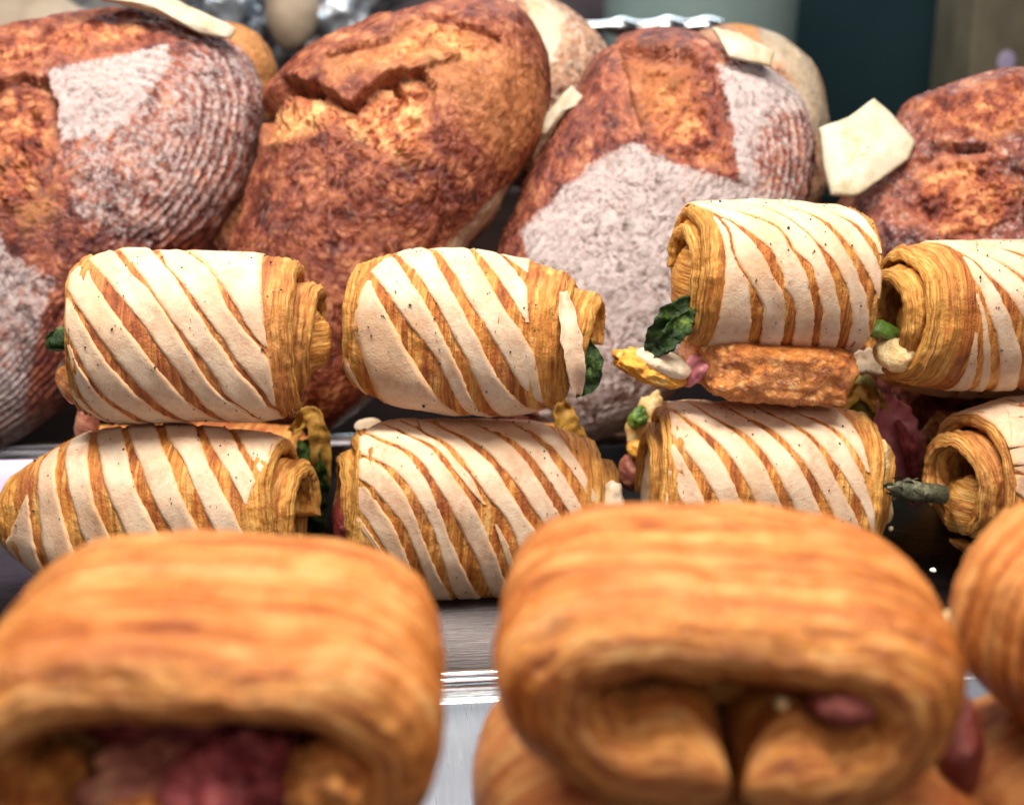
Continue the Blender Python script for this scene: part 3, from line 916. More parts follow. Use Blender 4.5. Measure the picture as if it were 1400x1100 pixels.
blob('red_filling', (-5.7, -0.5, -0.8), (0.5, 1.4, 1.4), M['ham_dark'], r, 6, 0.3)
blob('dough_nub', (5.9, -1.3, 0.2), (0.7, 1.4, 1.6), M['cream'], r, 6, 0.4)

C1 = (820, 250, 3.143, [
    [(450, 110, 5), (500, 200, 6), (520, 330, 4), (580, 440, 3), (610, 520, 24), (620, 680, 24)],
    [(490, 150, 8), (570, 210, 13), (650, 300, 24), (700, 420, 22), (715, 460, 5), (750, 520, 18), (760, 690, 24)],
    [(500, 90, 6), (620, 140, 13), (720, 210, 8), (770, 310, 6), (820, 370, 19), (850, 480, 16), (870, 560, 16), (880, 690, 14)],
    [(650, 80, 5), (740, 140, 7), (800, 190, 3), (860, 270, 2), (920, 360, 18), (970, 480, 26), (995, 600, 24), (1000, 690, 20)],
    [(790, 85, 8), (900, 170, 14), (980, 270, 14), (1050, 390, 22), (1100, 500, 24), (1130, 690, 16)],
    [(930, 100, 8), (1030, 160, 14), (1100, 260, 14), (1150, 390, 12), (1180, 500, 5)]],
    [(425, 90), (462, 180), (485, 300), (480, 420), (460, 560), (440, 650)],
    [(1070, 80), (1120, 180), (1150, 300), (1165, 500), (1165, 700)])
r, sh, an = striped_roll('pale roll raised highest, sitting on a slab of crisp orange cheese', (1054, 372), 60.0, 7.7, 3.5, 3.35,
                         yaw=R(8), roll=R(3), pitch=0.25, turns=1.75, seed=5, mat='gold', cfg=C1, ext=(0.35, 0.3), droop=(0.07, 0.07), a0=-82, wr=(-3.2, 3.6), dpow=5)
r1 = r
V_sl = at(1052, 505, 59.0)


def to_local(root, p):
    m = (Matrix.Translation(root.location) @ root.rotation_euler.to_matrix().to_4x4()).inverted()
    v = m @ (Vector([float(c) for c in p]) * U)
    return tuple(c / U for c in v)


def B(name, x, y, D, r, mat, root, seed=0, amp=0.3, freq=0.9, rot=None, sq=1.0, nu=26, nv=40):
    return blob(name, to_local(root, at(x, y, D)), r, M[mat], root, seed, amp, freq, nu, nv, rot, sq)


def Lf(name, pts, width, mat, root, seed=0, crinkle=0.15, th=0.05):
    return leaf(name, [to_local(root, at(*p)) for p in pts], width, M[mat], root, seed, crinkle, th)


B('cheese_slab', 1047, 492, 60.0, (3.40, 3.2, 1.36), 'cheese_crisp', r, 4, 0.13, 1.2, (0, R(3.5), 0), 0.45, 110, 190)
B('crisp_cheese_tab', 893, 503, 58.3, (1.65, 1.3, 0.62), 'cheese_yellow', r, 5, 0.28, 2.2, (0, 0.25, 0), 0.9, 60, 100)
B('cheese_heart', 906, 497, 57.9, (1.25, 1.0, 0.55), 'cream', r, 7, 0.15, 1.2, (0, 0.3, 0))
Lf('basil_leaf', [(955, 415, 58.0), (925, 435, 57.4), (905, 460, 57.2), (888, 482, 57.4)], 1.5, 'leaf', r, 6, 0.25)
Lf('basil_leaf', [(945, 430, 57.4), (920, 455, 57.0), (905, 478, 56.9)], 0.9, 'leaf', r, 9, 0.2)
B('ham_piece', 950, 505, 58.2, (0.35, 0.9, 0.8), 'ham', r, 8, 0.4, 1.4, (0, 0.5, 0))
B('inner_curl', 942, 390, 59.8, (0.7, 1.3, 1.9), 'gold', r, 8, 0.2)
B('end_knot', 1192, 370, 59.5, (0.35, 0.5, 0.75), 'cream', r, 9, 0.5, 2.0)

C2 = (820, 520, 2.917, [
    [(240, 400, 8), (270, 460, 14), (300, 510, 14)],
    [(265, 210, 8), (330, 320, 18), (380, 420, 24), (410, 510, 28)],
    [(310, 115, 8), (390, 190, 20), (460, 290, 22), (500, 380, 24), (550, 500, 26)],
    [(400, 85, 8), (500, 160, 15), (580, 260, 15), (640, 380, 18), (690, 500, 22)],
    [(520, 78, 8), (620, 160, 17), (700, 260, 12), (770, 370, 17), (830, 500, 22)],
    [(640, 80, 8), (740, 160, 13), (830, 270, 12), (890, 380, 22), (960, 500, 22), (990, 590, 16)],
    [(760, 85, 8), (860, 150, 16), (930, 230, 11), (975, 330, 12), (1000, 400, 10)]],
    [(255, 120), (250, 200), (240, 300), (225, 450), (215, 600)],
    [(940, 80), (975, 160), (1000, 300), (1015, 450), (1032, 620)])
r, sh, an = striped_roll('cream roll with thin even slashes, bottom of the pair below the crisp cheese', (1036, 668), 59.4, 9.6, 3.8, 4.45,
                         yaw=R(2), roll=R(4), pitch=0.24, seed=6, mat='gold', cfg=C2, ext=(0.5, 0.9), droop=(0.12, 0.10), wr=(-4, 4), dpow=4)
B('dough_nub', 1190, 660, 58.8, (0.9, 1.3, 2.4), 'cheese', r, 9, 0.45, 1.1, (0, -0.15, 0))
B('dough_nub', 892, 660, 59.6, (0.45, 1.2, 1.8), 'cream', r, 19, 0.3, 1.1)
B('crumb_knob', 1218, 722, 58.2, (0.12, 0.12, 0.12), 'cheese', r, 3, 0.3, 3, None, 1.0, 8, 10)

D1 = (1100, 300, 3.667, [
    [(700, 330, 6), (730, 480, 12), (740, 620, 16), (760, 790, 16)],
    [(780, 500, 10), (810, 620, 24), (850, 790, 24)],
    [(780, 260, 8), (850, 360, 22), (920, 500, 34), (980, 650, 34), (1010, 800, 30)],
    [(780, 150, 5), (880, 210, 7), (960, 290, 12), (1030, 370, 26), (1080, 480, 30), (1120, 620, 30)],
    [(760, 70, 8), (900, 110, 14), (1000, 170, 20), (1100, 270, 24), (1200, 500, 28)],
    [(960, 80, 6), (1050, 110, 10), (1150, 170, 14), (1280, 400, 20)],
    [(1150, 80, 6), (1250, 130, 10), (1350, 220, 14), (1420, 400, 20)]],
    [(660, 75), (695, 160), (715, 300), (715, 480), (700, 640), (680, 760)],
    [(1520, 80), (1560, 300), (1560, 800)])
r, sh, an = striped_roll('cream roll at the right photo edge, open coil end facing left, top of its pair', (1372, 424), 60.6, 10.4, 3.4, 3.4,
                         yaw=R(14), roll=R(4), pitch=0.27, turns=1.9, seed=7, mat='gold', cfg=D1, ext=(0.9, 0.3), droop=(0.12, 0.12), a0=-100, wr=(-3.6, 4), dpow=4)
B('inner_curl', 1262, 440, 58.6, (0.95, 1.3, 1.7), 'gold', r, 3, 0.3, 1.2)
B('green_stalk', 1206, 452, 58.8, (0.8, 0.38, 0.36), 'green', r, 5, 0.5, 1.6, (0, 0.2, 0))
B('dough_lip', 1228, 485, 58.6, (0.9, 1.0, 0.8), 'cheese', r, 6, 0.4)

D2 = (1120, 480, 2.897, [
    [(470, 250, 4), (620, 195, 6), (740, 220, 6), (830, 330, 8)],
    [(460, 300, 7), (600, 232, 8), (700, 290, 9), (790, 420, 10), (820, 560, 10)],
    [(540, 330, 8), (620, 290, 9), (690, 350, 9), (760, 460, 9), (800, 620, 9)],
    [(560, 350, 6), (640, 340, 8), (700, 420, 8), (750, 520, 8), (780, 640, 8)],
    [(620, 170, 4), (760, 180, 8), (860, 280, 10), (920, 450, 12)],
    [(760, 145, 6), (900, 200, 10), (1000, 330, 14), (1050, 500, 14)],
    [(900, 145, 6), (1040, 200, 10), (1140, 330, 14), (1190, 500, 14)]],
    [(470, 230), (520, 330), (600, 420), (700, 560), (760, 700)],
    [(1300, 150), (1340, 300), (1400, 600)])
r, sh, an = striped_roll('roll cut by the right photo edge with browned fine layers and asparagus poking out left', (1440, 640), 60.0, 10.0, 3.6, 4.0,
                         yaw=R(24), roll=R(2), pitch=0.28, turns=1.9, seed=8, mat='rust', cfg=D2, ext=(1.2, 0.4), droop=(0.16, 0.16), a0=-100, wr=(-3, 4), dpow=3, ridge=0.06, lam=0.09)
B('inner_curl', 1322, 690, 57.9, (0.8, 1.1, 1.4), 'gold', r, 3, 0.35, 1.2)
B('dark_hollow_ham', 1370, 690, 57.0, (0.4, 0.7, 0.7), 'ham_dark', r, 5, 0.3)
asparagus_tip(r, to_local(r, at(1290, 676, 57.2)), to_local(r, at(1212, 666, 56.4)), 0.42, M['asparagus'], 3)

# the row behind, seen between the stacks
G_BACK = 'striped savoury rolls half hidden in the row behind'
r, sh, an = striped_roll('roll hidden behind the left pair, only its ends showing, dark leaf at its right end', (272, 634), 69.0, 10.6, 2.5, 2.4, yaw=R(0), seed=11,
                         mat='rust', ext=(0.5, 1.0), nspeck=0, group=G_BACK)
Lf('dough_fold', [(400, 590, 66.0), (425, 562, 65.5), (438, 600, 65.3), (440, 660, 65.3), (428, 720, 65.5)], 1.0, 'mustard', r, 4, 0.2, 0.3)
Lf('spinach_leaf', [(415, 600, 65.8), (425, 640, 65.0), (428, 690, 65.0), (430, 730, 65.2)], 1.5, 'leaf', r, 5, 0.3)
B('ham_piece', 120, 585, 67.0, (0.6, 0.9, 1.2), 'brown_filling', r, 4, 0.3)
r, sh, an = striped_roll('roll hidden behind the middle pair with a mustard coloured fold standing at its right end', (640, 634), 69.0, 10.0, 2.5, 2.4, yaw=R(0), seed=12,
                         mat='gold', ext=(0.5, 0.8), nspeck=0, group=G_BACK)
Lf('dough_fold', [(765, 545, 65.5), (775, 580, 65.2), (788, 610, 65.2), (795, 650, 65.2)], 1.2, 'mustard', r, 4, 0.12, 0.4)
B('cream_corner', 505, 582, 64.6, (0.7, 0.9, 0.3), 'cream', r, 4, 0.3)
r, sh, an = striped_roll('roll behind the crisp cheese pair, red and green filling at its left end', (1040, 634), 69.0, 10.2, 2.5, 2.4, yaw=R(-4), seed=13,
                         mat='rust', ext=(0.6, 0.9), nspeck=0, group=G_BACK)
B('dough_fold', 885, 580, 65.5, (0.85, 1.0, 1.7), 'cheese', r, 5, 0.5, 1.0, (0, 0.3, 0))
B('green_stalk', 872, 572, 64.6, (0.35, 0.4, 0.6), 'green', r, 5, 0.7, 1.8, (0, 0.5, 0))
B('ham_piece', 868, 645, 65.3, (0.85, 0.8, 0.95), 'brown_filling', r, 7, 0.4)
B('cheese_lump', 878, 612, 65.0, (0.8, 0.8, 0.6), 'cheese_yellow', r, 8, 0.4)
B('olive_fold', 1178, 575, 65.4, (1.1, 1.0, 2.2), 'olive', r, 9, 0.45)
Lf('dough_fold', [(1150, 560, 64.8), (1175, 530, 64.4), (1205, 560, 64.4), (1215, 620, 64.6)], 0.8, 'mustard', r, 14, 0.2, 0.3)
Lf('dough_fold', [(1160, 498, 64.6), (1190, 492, 64.2), (1222, 508, 64.2)], 1.1, 'cream', r, 15, 0.1, 0.4)
r, sh, an = striped_roll('roll behind the right edge pair with pink ham slices hanging from its left end', (1410, 626), 69.5, 10.2, 3.0, 3.0, yaw=R(4), seed=14,
                         mat='rust', ext=(0.6, 0.6), nspeck=0, group=G_BACK)
Lf('ham_slice', [(1205, 545, 64.6), (1222, 590, 64.0), (1240, 640, 63.8), (1250, 690, 63.8)], 2.4, 'ham', r, 4, 0.07, 0.15)
Lf('ham_slice', [(1225, 575, 63.4), (1243, 610, 63.0), (1250, 660, 63.0)], 0.7, 'ham_dark', r, 5, 0.06, 0.15)
Lf('ham_slice', [(1262, 600, 63.4), (1255, 640, 63.2), (1250, 680, 63.2)], 0.7, 'brown_filling', r, 8, 0.2, 0.15)
r, sh, an = striped_roll('pale upper roll blurred behind the top right roll', (1370, 430), 68.2, 12.6, 3.9, 4.1, yaw=R(4), seed=15,
                         mat='gold', ext=(0.6, 0.6), nspeck=0, group=G_BACK, droop=(0.3, 0.3),
                         cfg=(1100, 300, 3.667, [[(560, 100, 6), (600, 300, 10), (640, 500, 10)], [(700, 60, 8), (760, 300, 10)]],
                              [(380, 200), (380, 500)], [(1500, 50), (1500, 500)]))
tag(blob('pastry_crumb', at(1276, 779, 55.6), (0.16, 0.14, 0.10), M['crumb'], None, 4, 0.4, 4, 8, 12), 'white crumb lying on the dark tray between the rolls', 'crumb')

# ------------------------------------------------------------------ the big plain rolls in front
G_FRONT = 'big plain filled rolls in the front row'


def catmull(pts, n):
    P = np.array(pts, float)
    P = np.vstack([2 * P[0] - P[1], P, 2 * P[-1] - P[-2]])
    m = len(P) - 3
    t = np.linspace(0, m - 1e-6, n)
    i = t.astype(int); f = (t - i)[:, None]
    a, b, c, d = P[i], P[i + 1], P[i + 2], P[i + 3]
    Q = 0.5 * ((2 * b) + (-a + c) * f + (2 * a - 5 * b + 4 * c - d) * f ** 2 + (-a + 3 * b - 3 * c + d) * f ** 3)
    s = np.concatenate([[0], np.cumsum(np.linalg.norm(np.diff(Q, axis=0), axis=1))])
    u = np.linspace(0, s[-1], n)
    return np.stack([np.interp(u, s, Q[:, k]) for k in range(Q.shape[1])], -1)


def front_roll(label, base, pts, depth, yaw=0.0, roll=0.0, tilt=0.0, seed=20, mat='butter', droop=(0.07, 0.26), lump=0.25, dpow=3.2, group=G_FRONT, lam=0.10, flare=None):
    """pts: outer-left-travel centre line (x, z, thickness) seen from the front"""
    root = empty('filled_roll', base, (tilt, roll, yaw))
    tag(root, label, 'bread roll', group)
    Q = catmull(pts, 260)
    th = Q[:, 2]
    P = Q[:, :2]
    L = depth / 2
    n = len(P)
    x = np.linspace(0, 1, n)
    f0 = L + 0.18 * noise(np.stack([x * 6, x * 0 + seed, x * 0], -1))
    f1 = L + 0.18 * noise(np.stack([x * 6, x * 0 + seed + 3, x * 0], -1)) - (flare(x) if flare else 0)
    # P is the centre line: move to the outer face
    d = np.gradient(P, axis=0); T = d / np.linalg.norm(d, axis=1)[:, None]
    N = np.stack([-T[:, 1], T[:, 0]], 1)
    sh = Sheet(P + N * th[:, None] / 2, th, -f0, f1, 'y', droop, dpow, lump, seed, lam)

    def bk(A, W, E, V):
        band = np.exp(-((W / L - 0.80) / 0.10) ** 2)
        return np.clip(band * (1 - E * 0.6) * (0.35 + 0.9 * smooth(noise(V * 0.35 + seed), -0.3, 0.5)), 0, 1) * 0.9
    sh.build('wrapped_dough', M[mat], root, no=90, ne=26, ni=22, bake=bk, edge_w=1.25, flip=False)
    return root


# centre line travels anticlockwise seen from the front so the outer face is kept on its left: start bottom right, go right, up, over, left, down, bottom left
def c_shape(w, h, th, tl, bl, gap=0.12, cave=0.0):
    """w,h half sizes of the centre line; th wall thickness, tl thickness of side walls, bl of the curled-in ends"""
    return [(-gap, -h + 0.28, bl * 1.0), (-w * 0.32, -h + 0.26, bl * 1.12), (-w * 0.66, -h * 0.94, bl), (-w * 0.95, -h * 0.45, tl), (-w * 0.95, h * 0.40, tl), (-w * 0.62, h * 0.95, th),
            (0, h + cave, th), (w * 0.62, h * 0.95, th), (w * 0.95, h * 0.38, tl), (w * 0.95, -h * 0.4, tl), (w * 0.70, -h * 0.95, bl * 0.95), (w * 0.36, -h + 0.08, bl * 1.1), (gap, -h + 0.14, bl)]


c = at(988, 872, 28.3)
F2 = front_roll('big plain golden roll in the middle front, slit opening with two curled lips', (c[0], c[1], c[2]), c_shape(3.75, 1.36, 1.85, 2.3, 2.25, 0.03),
                7.2, yaw=R(-3), roll=R(3.0), tilt=R(0), seed=21, droop=(0.10, 0.18),
                flare=lambda x: -0.75 * (1 - smooth(np.minimum(x, 1 - x), 0.10, 0.24)))
B('inner_dough', 990, 880, 29.3, (2.8, 2.2, 0.9), 'gold', F2, 7, 0.2)
B('ham_piece', 1150, 960, 24.95, (0.62, 0.6, 0.36), 'ham_baked', F2, 3, 0.5, 1.6)
B('cheese_bead', 1068, 962, 25.2, (0.12, 0.2, 0.10), 'cheese', F2, 5, 0.3)
c = at(288, 947, 26.4)
F1 = front_roll('big plain golden roll at the front left with dark red filling in a wide opening', (c[0], c[1], c[2]), c_shape(4.0, 1.80, 1.6, 1.7, 1.2, 0.3, 0.10),
                7.2, yaw=R(2), roll=R(1), tilt=R(0), seed=22, droop=(0.05, 0.18))
B('inner_dough', 292, 940, 27.0, (2.9, 2.2, 1.3), 'ham_dark', F1, 7, 0.2)
B('red_filling', 345, 1075, 23.9, (1.15, 1.4, 0.95), 'ham_dark', F1, 3, 0.5, 2.2, None, 1.0, 50, 80)
B('red_filling', 290, 1085, 23.2, (0.9, 1.0, 0.8), 'ham_dark', F1, 13, 0.5, 2.2, None, 1.0, 50, 80)
B('browned_filling', 205, 1075, 23.7, (1.2, 1.2, 0.62), 'brown_filling', F1, 5, 0.5, 2.2, None, 1.0, 50, 80)
B('cheese_lump', 215, 1112, 22.9, (1.0, 0.9, 0.55), 'butter', F1, 5, 0.5, 2.2, None, 1.0, 50, 80)
B('cheese_lump', 450, 1080, 23.6, (0.85, 1.2, 0.9), 'butter', F1, 5, 0.5, 2.2, None, 1.0, 50, 80)
B('cheese_lump', 70, 1092, 24.0, (0.75, 1.5, 0.9), 'butter', F1, 9, 0.3)
# lower rolls and the right-hand stack
c = at(982, 1105, 29.4)
F2b = front_roll('reddish roll carrying the big middle front roll, filling showing at its right side', (c[0], c[1], c[2]), c_shape(4.85, 2.2, 1.5, 2.0, 1.8, 0.2),
                 8.0, yaw=R(2), roll=0, tilt=0, seed=23, mat='butter_red', droop=(0.12, 0.22))
B('ham_piece', 1290, 1000, 28.8, (0.7, 1.6, 1.2), 'ham_baked', F2b, 4, 0.3)
B('cheese_lump', 1308, 880, 31.0, (0.6, 0.8, 0.7), 'cheese', F2b, 5, 0.4)
c = at(1622, 866, 29.2)
F3 = front_roll('plain golden roll with brown lines cut by the right photo edge, top of its stack', (c[0], c[1], c[2]), c_shape(3.5, 1.9, 1.7, 2.0, 1.9, 0.2),
                7.6, yaw=R(16), roll=R(4), seed=24, mat='butter', droop=(0.14, 0.24), lam=0.09)
c = at(1570, 1120, 29.2)
F3b = front_roll('plain reddish roll in the lower right photo corner, bottom of its stack', (c[0], c[1], c[2]), c_shape(3.7, 1.7, 1.7, 2.0, 1.9, 0.2),
                 7.6, yaw=R(10), roll=R(-6), seed=25, mat='butter_red', droop=(0.14, 0.24))
c = at(300, 1235, 27.6)
F1b = front_roll('plain roll hidden under the big front left roll', (c[0], c[1], c[2]), c_shape(3.4, 1.7, 1.7, 2.0, 1.9, 0.2),
                 7.2, yaw=R(0), roll=0, seed=26, mat='butter', droop=(0.14, 0.24))

# ------------------------------------------------------------------ the loaves
G_LOAF = 'dark country loaves leaning behind the rolls'


def seg_dist(X, Y, poly):
    """signed distance to a closed polygon, positive inside"""
    P = np.array(poly, float)
    Q = np.roll(P, -1, 0)
    dmin = np.full(X.shape, 1e9)
    ins = np.zeros(X.shape, bool)
    for (x0, y0), (x1, y1) in zip(P, Q):
        dx, dy = x1 - x0, y1 - y0
        t = np.clip(((X - x0) * dx + (Y - y0) * dy) / (dx * dx + dy * dy + 1e-9), 0, 1)
        dmin = np.minimum(dmin, np.hypot(X - x0 - t * dx, Y - y0 - t * dy))
        c = ((y0 > Y) != (y1 > Y)) & (X < (x1 - x0) * (Y - y0) / (y1 - y0 + 1e-12) + x0)
        ins ^= c
    return np.where(ins, dmin, -dmin)


def loaf(label, cpx, D, outline, H, mat, zones, seed, nb=170, nph=330, tilt=-14, group=G_LOAF, rough=1.0, pw=0.8):
    """zones: (kind, polygon in photo pixels about this loaf, amount, feather cm)"""
    c = at(cpx[0], cpx[1], D)
    k = cmpx(cpx[0], cpx[1], D)
    loc = lambda pts: [((x - cpx[0]) * k, -(y - cpx[1]) * k) for x, y in pts]
    root = empty('country_loaf', c, (R(tilt), 0, 0))
    tag(root, label, 'bread loaf', group)
    ol = np.array(loc(outline))
    an = np.arctan2(ol[:, 1], ol[:, 0]); rr = np.hypot(ol[:, 0], ol[:, 1])
    o = np.argsort(an); an, rr = an[o], rr[o] * 0.98
    ph = np.linspace(-math.pi, math.pi, nph, endpoint=False)
    rho = np.interp(ph, np.concatenate([an - 2 * math.pi, an, an + 2 * math.pi]), np.tile(rr, 3))
    ker = np.exp(-np.linspace(-2, 2, 15) ** 2); ker /= ker.sum()
    rho = np.convolve(np.concatenate([rho[-7:], rho, rho[:7]]), ker, 'valid')
    be = np.concatenate([np.linspace(0.004, math.pi / 2 + 0.15, nb), np.linspace(math.pi / 2 + 0.2, math.pi - 0.02, 26)])
    Bt, Ph = np.meshgrid(be, ph, indexing='ij')
    Rh = np.broadcast_to(rho[None, :], Bt.shape)
    sr = np.sin(Bt)
    X = sr * Rh * np.cos(Ph); Z = sr * Rh * np.sin(Ph)
    Yd = -np.sign(np.cos(Bt)) * np.abs(np.cos(Bt)) ** pw * H * np.where(np.cos(Bt) < 0, 0.75, 1.0)
    P = np.stack([X, Yd, Z], -1)
    N = np.stack([X / Rh ** 2, Yd / H ** 2, Z / Rh ** 2], -1); N /= np.linalg.norm(N, axis=-1)[..., None] + 1e-9
    att = {n: np.zeros(X.shape) for n in ('flour', 'burst', 'tone', 'pale')}
    h = np.zeros(X.shape)
    front = smooth(-Yd, -0.5, 0.6)
    wob = 0.28 * fbm(P * 1.3, seed + 5, 4, 0.6)
    ribw = np.zeros(X.shape)
    rugc = fbm(P * 0.9, seed + 11, 3)
    for kind, poly, amt, fe in zones:
        d = seg_dist(X + wob * 0.9, Z + wob * 0.7, loc(poly))
        m = smooth(d, -fe / 2, fe / 2) * front
        if kind == 'lift':
            h += amt * m
        elif kind == 'rib':
            ribw = np.maximum(ribw, m * amt)
        elif kind == 'burst':
            att['burst'] = np.maximum(att['burst'], smooth(d + 0.5 * rugc, -0.2, 1.1) * front)
            zz = np.array(loc(poly))[:, 1]
            h -= 1.9 * amt * m * smooth(Z, zz.min(), zz.min() + 0.75 * (zz.max() - zz.min()))
        elif kind == 'clear':
            for n in ('flour', 'pale'):
                att[n] = att[n] * (1 - m * amt)
        elif kind == 'crack':
            h -= 1.6 * amt * m
        else:
            att[kind] = np.maximum(att[kind], m * amt)
    ribs = np.sin((1 - sr) * Rh * 2 * math.pi / 0.50 + 5.0 * fbm(P * 0.5, seed, 3)) * ribw * smooth(sr, 0.45, 0.8)
    bu = att['burst']
    rug = fbm(P * 0.8, seed, 4, 0.6)
    blis = np.abs(noise(P * 2.3, seed + 2)) + 0.5 * np.abs(noise(P * 4.6, seed + 3))
    h += 0.18 * fbm(P * 0.35, seed + 8, 2) + rough * (0.10 * rug + 0.09 * blis * (1 - att['pale'])) + bu * (0.75 * rug + 0.12 * blis) + 0.06 * ribs
    att['flour'] = np.clip(att['flour'] + 0.13 * np.clip(ribs, -1, 1) * ribw, 0, 1.2) * (1 - 0.75 * bu)
    V = P + N * h[..., None]
    nr = len(be)
    F = grid_faces(nr, nph, False, True)[:, ::-1]
    body = mesh('loaf_crust', V, F, M[mat], root, {n: a.ravel() for n, a in att.items()})
    return root, loc


def ear(name, root, loc, poly, y, mat, lift=0.0, seed=0, bulge=0.4, th=0.35, n=26, pale=1.0, flour=0.0, tiltv=(0, 0)):
    """a raised flap of crust: a filled, curved, thick plate"""
    Pg = np.array(loc(poly))
    c = Pg.mean(0)
    Q = np.vstack([Pg, Pg[:1]])
    s = np.concatenate([[0], np.cumsum(np.linalg.norm(np.diff(Q, axis=0), axis=1))])
    u = np.linspace(0, s[-1], 73)[:-1]
    E = np.stack([np.interp(u, s, Q[:, 0]), np.interp(u, s, Q[:, 1])], -1)
    E = E + 0.05 * np.stack([noise(np.stack([u * 1.5, u * 0 + seed, u * 0], -1)), noise(np.stack([u * 1.5, u * 0 + seed + 5, u * 0], -1))], -1)
    t = np.concatenate([np.linspace(0.02, 1, 12), [1.0], np.linspace(1, 0.02, 8)])
    side = np.concatenate([np.zeros(12), [0.5], np.ones(8)])
    V = []
    for tt, sd in zip(t, side):
        xy = c + (E - c) * tt
        b = bulge * (1 - tt ** 2)
        yy = y - b + sd * th + tiltv[0] * (xy[:, 0] - c[0]) + tiltv[1] * (xy[:, 1] - c[1])
        pp = np.stack([xy[:, 0], yy, xy[:, 1]], -1)
        pp[:, 1] += 0.12 * fbm(pp * 0.8, seed, 2) + (0.05 if sd == 0.5 else 0)
        V.append(pp)
    V = np.stack(V)
    k = V.shape[0] * V.shape[1]
    a = {'flour': np.full(k, flour), 'burst': np.zeros(k), 'tone': np.zeros(k), 'pale': np.full(k, pale)}
    return mesh(name, V, grid_faces(V.shape[0], V.shape[1], False, True), M[mat], root, a)


z1 = lambda pts, ox=0: [(ox + x / 2.894, y / 2.894) for x, y in pts]
L1, loc1 = loaf('dark red-brown loaf at the far left with a pale floured triangle flap', (110, 290), 79.0,
                [(-170, 540), (-70, 640), (0, 618), (60, 578), (120, 520), (190, 440), (260, 362), (315, 300), (350, 235), (366, 160), (358, 90),
                 (325, 55), (250, 25), (170, 14), (90, 25), (0, 42), (-80, 90), (-150, 200), (-190, 380)], 5.6, 'loaf_red', [
    ('flour', z1([(360, 600), (690, 420), (780, 260), (960, 180), (1100, 300), (1080, 600), (900, 900), (620, 1000), (420, 900)]), 0.50, 2.2),
    ('flour', z1([(295, 345), (730, 235), (760, 300), (690, 420), (600, 560), (490, 590), (360, 620), (345, 480)]), 0.86, 0.6),
    ('flour', z1([(-600, 600), (0, 715), (120, 850), (160, 1010), (330, 1120), (60, 1900), (-600, 1900)]), 0.66, 0.5),
    ('rib', z1([(620, 250), (900, 150), (1150, 300), (1100, 700), (700, 1300), (0, 1800), (-200, 1600), (500, 900)]), 1.0, 1.5),
    ('burst', z1([(-300, 500), (0, 420), (200, 350), (300, 370), (345, 480), (350, 620), (330, 790), (240, 890), (140, 900), (0, 700), (-300, 700)]), 0.42, 0.14),
    ('burst', z1([(-200, 190), (0, 150), (300, 110), (440, 70), (700, 110), (880, 195), (700, 225), (300, 330), (-100, 430)]), 0.12, 0.3),
    ('tone', z1([(200, 860), (330, 800), (350, 880), (230, 930)]), 0.4, 1.2),
    ('tone', z1([(60, 640), (130, 600), (150, 720), (80, 740)]), 0.4, 1.2)], 31)
ear('floured_ear', L1, loc1, z1([(390, 60), (400, -10), (560, -25), (760, 60), (980, 160), (960, 205), (850, 190), (700, 120), (540, 80)]), -3.4, 'loaf_red', seed=2, bulge=0.5, pale=0.9, tiltv=(0.25, 0.5))

L2, loc2 = loaf('glossy amber loaf with torn jagged crust, second from the left', (530, 240), 78.0,
                [(300, 400), (330, 300), (355, 215), (368, 160), (372, 125), (420, 80), (500, 42), (590, 8), (660, -4), (715, 10), (748, 60), (757, 115), (742, 190), (700, 255), (640, 335),
                 (570, 440), (500, 560), (420, 610), (340, 580), (295, 500)], 6.0, 'loaf_gold', [
    ('burst', z1([(140, 470), (190, 410), (240, 350), (390, 400), (470, 450), (515, 485), (560, 430), (640, 370), (760, 350), (830, 400), (800, 560), (790, 660), (700, 720), (560, 650), (420, 570), (300, 600), (160, 600)], 320), 0.38, 0.12),
    ('lift', z1([(140, 470), (190, 410), (240, 350), (390, 400), (470, 450), (515, 485), (560, 430), (640, 370), (760, 350), (900, 300), (900, 180), (600, 100), (200, 200), (100, 350)], 320), 0.30, 0.25),
    ('burst', z1([(400, 290), (540, 270), (650, 245), (700, 180), (790, 120), (880, 140), (1070, 230), (960, 330), (760, 340), (600, 380), (440, 330)], 320), 0.14, 0.22),
    ('crack', z1([(215, 385), (240, 355), (385, 400), (380, 425), (250, 395)], 320), 0.45, 0.12),
    ('crack', z1([(460, 455), (520, 490), (560, 445), (520, 500), (470, 475)], 320), 0.5, 0.12),
    ('crack', z1([(600, 395), (650, 360), (720, 430), (700, 455), (650, 400)], 320), 0.5, 0.12),
    ('crack', z1([(410, 285), (500, 262), (650, 235), (650, 250), (500, 280), (415, 300)], 320), 0.35, 0.12),
    ('crack', z1([(780, 105), (900, 140), (1060, 215), (1060, 230), (890, 160), (780, 125)], 320), 0.3, 0.12),
    ('tone', z1([(400, 300), (560, 280), (700, 180), (900, 200), (1200, 300), (1240, 500), (1100, 700), (900, 500), (700, 300), (450, 400)], 320), 0.30, 1.6),
    ('tone', z1([(140, 520), (330, 470), (400, 540), (200, 620)], 320), 0.3, 1.6),
    ('pale', z1([(1290, 520), (1260, 560), (870, 960), (700, 1250), (760, 1260), (920, 1000), (1290, 600)], 320), 0.6, 0.3)], 32)

